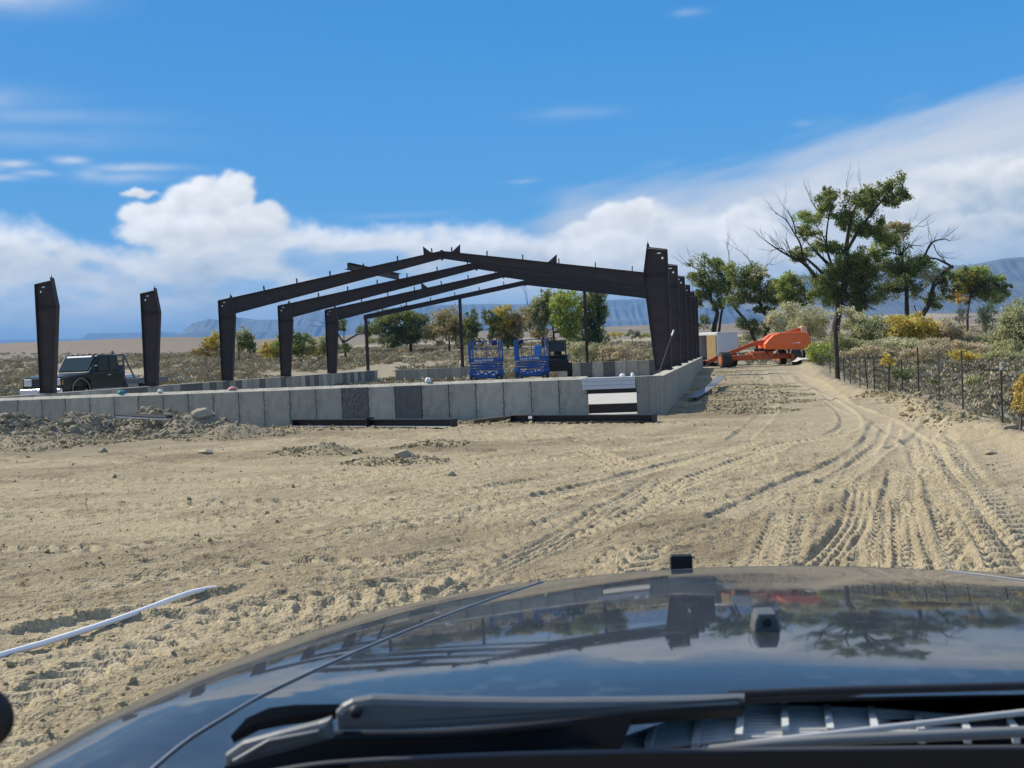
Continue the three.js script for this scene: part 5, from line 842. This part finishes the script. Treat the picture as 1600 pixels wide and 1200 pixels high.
{ // dry grass and sage tufts, nobody could count them
  const R = rng(99), pos = [], nrm = [];
  for (let i = 0; i < 46; i++) { const a = R() * 6.283, t = .10 + .34 * R(), L = .5 + .6 * R(), w = .010 + .016 * R(), bx = .7 * (R() - .5), bz = .7 * (R() - .5), ex = bx + Math.cos(a) * L * t * 2, ez = bz + Math.sin(a) * L * t * 2, ey = L * (.55 + .4 * R()), px = -Math.sin(a) * w, pz = Math.cos(a) * w; pos.push(bx - px, -.1, bz - pz, bx + px, -.1, bz + pz, ex, ey, ez); pos.push(bx + (ex - bx) * .5 - px, ey * .5, bz + (ez - bz) * .5 - pz, ex + px * 3 + .03, ey * .9, ez + pz * 3, ex - px * 2, ey * .7, ez - pz * 3); }
  const g = new THREE.BufferGeometry(); g.setAttribute('position', new THREE.Float32BufferAttribute(pos, 3)); g.computeVertexNormals();
  const spots = [];
  for (let i = 0; i < 26000; i++) { // field behind the site
    const d = 64 * Math.pow(6.2, R()), x = d * (R() * 1.06 - .54); if (x > -d * .01 && x < 20 && d < 72) continue; if (x > 6 && x < 22 && d < 80) continue;
    if (fbm(x * .09 + 3, d * .06, 3) < .34) continue; spots.push([x, d, (.30 + .45 * R() * R()) * (d > 150 ? 1.3 : 1), 0]);
  }
  for (let i = 0; i < 3800; i++) { const d = 40 + 30 * R(), x = -17 - R() * 16 * (d / 40); if (x < -d * .52) continue; spots.push([x, d, .25 + .3 * R(), 0]); }
  for (let i = 0; i < 15000; i++) { const d = 12 + 70 * Math.pow(R(), 1.1), x = 7 + R() * d * .5; if (x > d * .56) continue; const f = nearFence(x, d); if (f < .35 || (d > 60 && x < 19)) continue; spots.push([x, d, (.10 + .22 * R()) * (d > 40 ? 1.25 : 1), 1]); }
  const m = new THREE.InstancedMesh(g, std({ color: 0xffffff, roughness: 1, side: THREE.DoubleSide }), spots.length); m.name = 'dry_grass'; m.userData = { kind: 'stuff', label: 'dry grass and low sage tufts covering the open ground', category: 'grass' };
  const mm = new THREE.Matrix4(), c = new THREE.Color(), up = new THREE.Vector3(0, 1, 0);
  spots.forEach(([x, d, s, kind], i) => { mm.compose(new THREE.Vector3(x, ground(x, d, d < 60) - .02, -d), new THREE.Quaternion().setFromAxisAngle(up, R() * 6.283), new THREE.Vector3(s * (.9 + .6 * R()), s * (.7 + .5 * R()), s * (.9 + .6 * R()))); m.setMatrixAt(i, mm); const t = R(), b = .8 + .4 * R(); if (kind) c.setRGB(lerp(.36, .20, t) * b, lerp(.31, .185, t) * b, lerp(.20, .11, t) * b); else c.setRGB(lerp(.42, .27, t) * b, lerp(.355, .236, t) * b, lerp(.22, .145, t) * b); m.setColorAt(i, c); });
  shadow(m); scene.add(m); console.log('tufts', spots.length);
}

// ------------------------------------------------------------------ the car the picture is taken from
{
  const yv = .075, car = thing('dark_car', 'dark glossy car hood with wiper and cowl in the foreground', 'car', [.235, 0, 0]);
  car.rotation.y = -yv;                                                               // local x to the right, -z forward
  const tDust = tex8(512, (u, v) => { const a = tileFbm(u, v, 9, 4, 41), b = tileFbm(u, v, 90, 2, 12), sp = sm(.66, .74, tileFbm(u, v, 48, 2, 61)); const q = .42 + .5 * (a - .5) + .22 * (b - .5) + .35 * sp; return [q, q, q]; });
  const paint = phys({ map: tDust, clearcoatRoughnessMap: tDust, color: rgb(.050, .055, .057), roughness: .5, metalness: .0, clearcoat: .72, clearcoatRoughness: .075, specularIntensity: .3 });
  const Sf = 2.17, S0 = 1.03;
  const tc = s => lerp(.565, .345, clamp((s - S0) / (Sf - S0), -.1, 1.1)), to = s => curve([[.9, .84], [1.27, .815], [1.55, .78], [1.78, .735], [1.95, .66], [2.06, .58], [2.15, .50]], s);
  const dp = s => .305 + .112 * Math.pow(clamp((s - S0) / (Sf - S0), 0, 1.1), 1.25), dO = s => lerp(.415, .475, clamp((s - 1.2) / .95));
  // rows run forward, columns across; column 0..1 centre to crease, 1..2 crease to shoulder, 2..3 down the flank
  const cols = []; for (let i = -30; i <= 30; i++) cols.push(i / 10);
  const surf = (v, w) => { // v 0..1 rear to front edge, then 1..2 rolling down
    const a = Math.abs(w), sg = Math.sign(w) || 1, sf = a <= 1 ? Sf - .035 * a * a : a <= 2 ? lerp(Sf - .035, 2.06, a - 1) : 2.06, vv = Math.min(v, 1), s = lerp(lerp(.97, .70, sm(.15, .8, -w)), sf, vv);
    const c = tc(s), o = to(s); let t, dr;
    if (a <= 1) { t = a * c; dr = dp(s) - .014 * (1 - a * a) ; }
    else if (a <= 2) { const u = a - 1; t = lerp(c, o, u); dr = lerp(dp(s), dO(s), .35 * u * u + .65 * Math.pow(u, 4)); }
    else { const u = a - 2; t = o + .03 * Math.sin(u * 1.57); dr = dO(s) + .012 + .42 * u * u; }
    if (v > 1) { const th = (v - 1) * 1.45; return [sg * t * (1 - .02 * (v - 1)), EYE - dr - .055 * (1 - Math.cos(th)) - (v > 1.75 ? (v - 1.75) * 1.1 : 0), -(s + .055 * Math.sin(th))]; }
    return [sg * t, EYE - dr, -s];
  };
  const sheet = (w0, w1, v0, v1, nw, nv, lift = 0) => { const pos = [], uv = [], idx = []; for (let j = 0; j <= nv; j++) for (let i = 0; i <= nw; i++) { const p = surf(lerp(v0, v1, j / nv), lerp(w0, w1, i / nw)); pos.push(p[0], p[1] + lift, p[2]); uv.push(p[0], p[2]); } for (let j = 0; j < nv; j++) for (let i = 0; i < nw; i++) { const a = j * (nw + 1) + i, b = a + nw + 1; idx.push(a, a + 1, b, a + 1, b + 1, b); } const g = new THREE.BufferGeometry(); g.setAttribute('position', new THREE.Float32BufferAttribute(pos, 3)); g.setAttribute('uv', new THREE.Float32BufferAttribute(uv, 2)); g.setIndex(idx); g.computeVertexNormals(); return g; };
  part('hood', sheet(-1, 1, 0, 2, 40, 90), paint, car);
  part('fender', sheet(-3, -1, 0, 2, 40, 90), paint, car); part('fender', sheet(1, 3, 0, 2, 40, 90), paint, car);
  for (const w of [-1, 1]) { const P = []; for (let i = 0; i <= 24; i++) { const p = surf(i / 24 * .99, w); P.push(new THREE.Vector3(p[0], p[1] + .001, p[2])); } part('hood_crease', new THREE.TubeGeometry(new THREE.CatmullRomCurve3(P), 60, .0013, 6), std({ color: rgb(.30, .305, .30), roughness: .4 }), car); }
  // where readings of the photograph lie in the car's own axes
  const inv = new THREE.Matrix4().makeRotationY(yv).multiply(new THREE.Matrix4().makeTranslation(-.235, 0, 0));
  const L = (px, py, d) => at(px, py, d).applyMatrix4(inv);
  const hoodAt = (px, py) => { let best = null, bd = 1e9; for (let j = 0; j <= 120; j++) for (let i = 0; i <= 60; i++) { const p = new THREE.Vector3(...surf(j / 120, i / 30 - 1)); const q = p.clone().applyMatrix4(inv.clone().invert()); const [x, y, f] = rayOf(px, py); const t = -q.z / f, e = Math.hypot(x * t - q.x, EYE + y * t - q.y); if (e < bd) { bd = e; best = p; } } return best; };
  { const n = hoodAt(1190, 985), g = new THREE.Group(); g.name = 'washer_nozzle'; g.position.copy(n); g.scale.setScalar(.78); car.add(g);
    part('housing', [prism([[-.019, -.004], [.019, -.004], [.016, .016], [.012, .026], [-.012, .026], [-.016, .016]], .045, .004)], std({ color: rgb(.10, .105, .10), roughness: .5 }), g);
    part('nozzle_hole', cyl(.006, .006, .004, [0, .014, .0232], [Math.PI / 2, 0, 0], 14), M.black, g); part('gasket', rbox(.040, .005, .047, [0, -.002, 0], [0, 0, 0], .002), M.black, g); }
  { const p = L(1064.5, 884, 2.32); part('front_marker', [rbox(.043, .06, .02, [p.x, p.y - .008, p.z], [0, 0, 0], .004), rbox(.030, .3, .016, [p.x, p.y - .17, p.z], [0, 0, 0], .003)], M.black, car, 'small black plate sticking up beyond the hood edge'); }
  // rear lip of the hood, cowl panel and its grille
  const cowl = std({ color: rgb(.46, .475, .465), roughness: .5 }), cowlDark = std({ color: rgb(.20, .208, .205), roughness: .6 });
  const quad = (a, b, c, d) => { const g = new THREE.BufferGeometry(); const n = 10, pos = [], uv = [], idx = []; for (let j = 0; j <= n; j++) for (let i = 0; i <= n; i++) { const p = a.clone().lerp(b, i / n).lerp(d.clone().lerp(c, i / n), j / n); pos.push(p.x, p.y, p.z); uv.push(i / n, j / n); } for (let j = 0; j < n; j++) for (let i = 0; i < n; i++) { const q = j * (n + 1) + i; idx.push(q, q + 1, q + n + 1, q + 1, q + n + 2, q + n + 1); } g.setAttribute('position', new THREE.Float32BufferAttribute(pos, 3)); g.setAttribute('uv', new THREE.Float32BufferAttribute(uv, 2)); g.setIndex(idx); g.computeVertexNormals(); return g; };
  part('inner_panel', rbox(1.36, .02, 1.16, [0, EYE - .47, -1.52], [-.05, 0, 0], .005, 1), M.black, car);
  part('cowl_panel', rbox(1.15, .03, .20, [.25, EYE - .352, -.93], [.05, 0, 0], .012), cowlDark, car);
  part('hood_seal', rbox(.98, .024, .022, [.30, EYE - .327, -.985], [0, 0, 0], .01), M.black, car);
  { const g = new THREE.Group(); g.name = 'cowl_grille'; car.add(g);
    const top = [[872, 1160], [960, 1118], [1160, 1106], [1360, 1112], [1480, 1122], [1640, 1118]], bot = [[860, 1168], [1020, 1172], [1160, 1158], [1360, 1151], [1500, 1150], [1640, 1150]];
    for (let k = 0; k < 9; k++) { const P = []; for (let i = 0; i <= 14; i++) { const x = lerp(900, 1640, i / 14), t = (k + .5) / 9, y = lerp(curve(top, x) + 2, curve(bot, x) - 1, t); P.push(L(x, y, lerp(1.005, .945, t))); } part('slat', new THREE.TubeGeometry(new THREE.CatmullRomCurve3(P), 30, .0022, 5), cowl, g); }
    for (const [x0, y0, x1, y1] of [[955, 1135, 940, 1166], [1027, 1123, 1013, 1170], [1095, 1118, 1086, 1172], [1160, 1110, 1155, 1158], [1225, 1109, 1228, 1152], [1292, 1111, 1298, 1149], [1360, 1114, 1368, 1147], [1432, 1122, 1440, 1150], [1502, 1127, 1512, 1150], [1570, 1122, 1588, 1150], [1640, 1120, 1662, 1150]]) { const a = L(x0, y0, 1.0), b = L(x1, y1, .94); part('rib', beamBetween(a, b, .0055, .012), std({ color: rgb(.55, .57, .56), roughness: .45 }), g); }
    const tp = []; for (let i = 0; i <= 14; i++) { const x = lerp(880, 1660, i / 14); tp.push(L(x, curve(top, x), 1.008)); } part('rim', new THREE.TubeGeometry(new THREE.CatmullRomCurve3(tp), 40, .004, 6), cowl, g);
  }
  // driver's wiper: wide pressed arm, pivot, blade along the glass
  const armM = std({ color: rgb(.15, .16, .158), roughness: .4, metalness: 0, map: tSteel });
  { const w = new THREE.Group(); w.name = 'wiper'; car.add(w);
    const plate = (pts, d, th, m, n) => { const P = pts.map(([x, y, dd]) => L(x, y, dd || d)); const up = new THREE.Vector3(0, -.75, -.66).multiplyScalar(th), pos = [], idx = []; const N = P.length; for (const q of P) pos.push(q.x, q.y, q.z); for (const q of P) pos.push(q.x + up.x, q.y + up.y, q.z + up.z); const tri = THREE.ShapeUtils.triangulateShape(pts.map(([x, y]) => new THREE.Vector2(x, -y)), []); for (const [a, b, c] of tri) idx.push(a, b, c, a + N, c + N, b + N); for (let i = 0; i < N; i++) { const j = (i + 1) % N; idx.push(i, i + N, j, j, i + N, j + N); } let g = new THREE.BufferGeometry(); g.setAttribute('position', new THREE.Float32BufferAttribute(pos, 3)); g.setIndex(idx); g = g.toNonIndexed(); g.computeVertexNormals(); part(n, metres(g), m, w); };
    const press = (pts, d, th, bev, m, n) => { const P = pts.map(([x, y]) => L(x, y, d)); const g = prism(P.map(p => [p.x, p.y]), th, bev, -th / 2); g.translate(0, 0, P.reduce((t, p) => t + p.z, 0) / P.length); part(n, g, m, w); };
    press([[521, 1116], [532, 1104], [548, 1096], [580, 1090], [700, 1091], [830, 1090], [1000, 1085], [1090, 1081], [1160, 1077], [1160, 1088], [1090, 1096], [1000, 1107], [830, 1126], [700, 1138], [620, 1143], [524, 1146]], .84, .014, .005, armM, 'arm_channel');
    press([[352, 1178], [380, 1158], [440, 1140], [500, 1124], [520, 1117], [523, 1150], [470, 1166], [400, 1186], [352, 1200]], .82, .012, .0045, armM, 'arm_root');
    plate([[340, 1222], [352, 1196], [440, 1170], [530, 1150], [700, 1144], [830, 1134], [1000, 1112], [1160, 1090], [1160, 1108], [985, 1122], [960, 1176], [960, 1215]], .885, .01, M.black, 'arm_base_shadow');  // black plate: dark wiper base with the shadow under the arm painted in
    plate([[360, 1150], [400, 1130], [440, 1122], [520, 1112], [530, 1100], [460, 1101], [420, 1106], [385, 1122]], .86, .01, M.black, 'arm_black_arc');  // black curved strip along the top of the arm root
    press([[362, 1188], [420, 1154], [500, 1138], [500, 1143], [420, 1161], [368, 1196]], .811, .006, .002, armM, 'arm_ridge');
    part('pivot_bolt', new THREE.SphereGeometry(.0048, 16, 12).applyMatrix4(new THREE.Matrix4().makeTranslation(...L(556, 1112, .832).toArray())), M.black, w);
    const bl = [[520, 1152, .85], [700, 1148, .87], [900, 1128, .89], [1060, 1104, .92], [1170, 1092, .95], [1400, 1086, .99], [1660, 1082, 1.03]].map(a => L(...a)); part('blade', new THREE.TubeGeometry(new THREE.CatmullRomCurve3(bl), 60, .0045, 6), M.black, w);
    const bl2 = [[1140, 1086, .90], [1290, 1080, .905], [1450, 1076, .91], [1660, 1070, .92]].map(a => L(...a)); part('blade_spine', new THREE.TubeGeometry(new THREE.CatmullRomCurve3(bl2), 40, .0034, 6), M.black, w);
  }
  { const w = new THREE.Group(); w.name = 'wiper'; car.add(w); // passenger's wiper, only its bright edge shows
    const P = [[1096, 1172, .90], [1200, 1158, .905], [1350, 1141, .91], [1500, 1124, .92], [1680, 1104, .93]].map(a => L(...a)); part('blade', new THREE.TubeGeometry(new THREE.CatmullRomCurve3(P), 40, .0026, 6), std({ color: rgb(.46, .47, .46), roughness: .35 }), w);
    const Q = [[1100, 1174, .90], [1250, 1160, .90], [1450, 1150, .90], [1680, 1140, .91]].map(a => L(...a)); part('blade_spine', new THREE.TubeGeometry(new THREE.CatmullRomCurve3(Q), 40, .0045, 6), cowlDark, w); }
  // dashboard top below the glass
  { const edge = [[380, 1218], [440, 1206], [500, 1197], [640, 1188], [800, 1182], [1000, 1178], [1300, 1174], [1640, 1171], [1760, 1171]], strip = (off, d, dy) => edge.map(([x, y]) => L(x, y + off, d).add(new THREE.Vector3(0, dy, 0)));
    const rows = [strip(14, .83, -.02), strip(2, .825, 0), strip(0, .815, 0), strip(1, .80, 0), strip(1, .80, 0).map(p => p.add(new THREE.Vector3(0, -.012, .2))), strip(1, .80, 0).map(p => p.add(new THREE.Vector3(0, -.2, .24)))], pos = [], idx = [], n = edge.length;
    for (const r of rows) for (const p of r) pos.push(p.x, p.y, p.z); for (let j = 0; j + 1 < rows.length; j++) for (let i = 0; i + 1 < n; i++) { const a = j * n + i; idx.push(a, a + n, a + 1, a + 1, a + n, a + n + 1); }
    let g = new THREE.BufferGeometry(); g.setAttribute('position', new THREE.Float32BufferAttribute(pos, 3)); g.setIndex(idx); g.computeVertexNormals(); part('dashboard', g, phys({ color: rgb(.006, .006, .0065), roughness: 1, specularIntensity: .05, side: THREE.DoubleSide }), car);
    const e = strip(-1, .826, 0); part('windscreen_seal', new THREE.TubeGeometry(new THREE.CatmullRomCurve3(e), 50, .0028, 6), std({ color: rgb(.06, .06, .062), roughness: .5 }), car); }
  { const p = L(-24, 1122, .62); part('phone_holder', [new THREE.SphereGeometry(.0155, 24, 18).applyMatrix4(mat4(p.toArray(), [0, 0, 0], [1, 1.05, .6])), bar(p, [p.x - .03, p.y - .16, p.z + .04], .008)], M.black, car, 'black rounded holder at the left edge'); }
}
renderer.render(scene, camera);
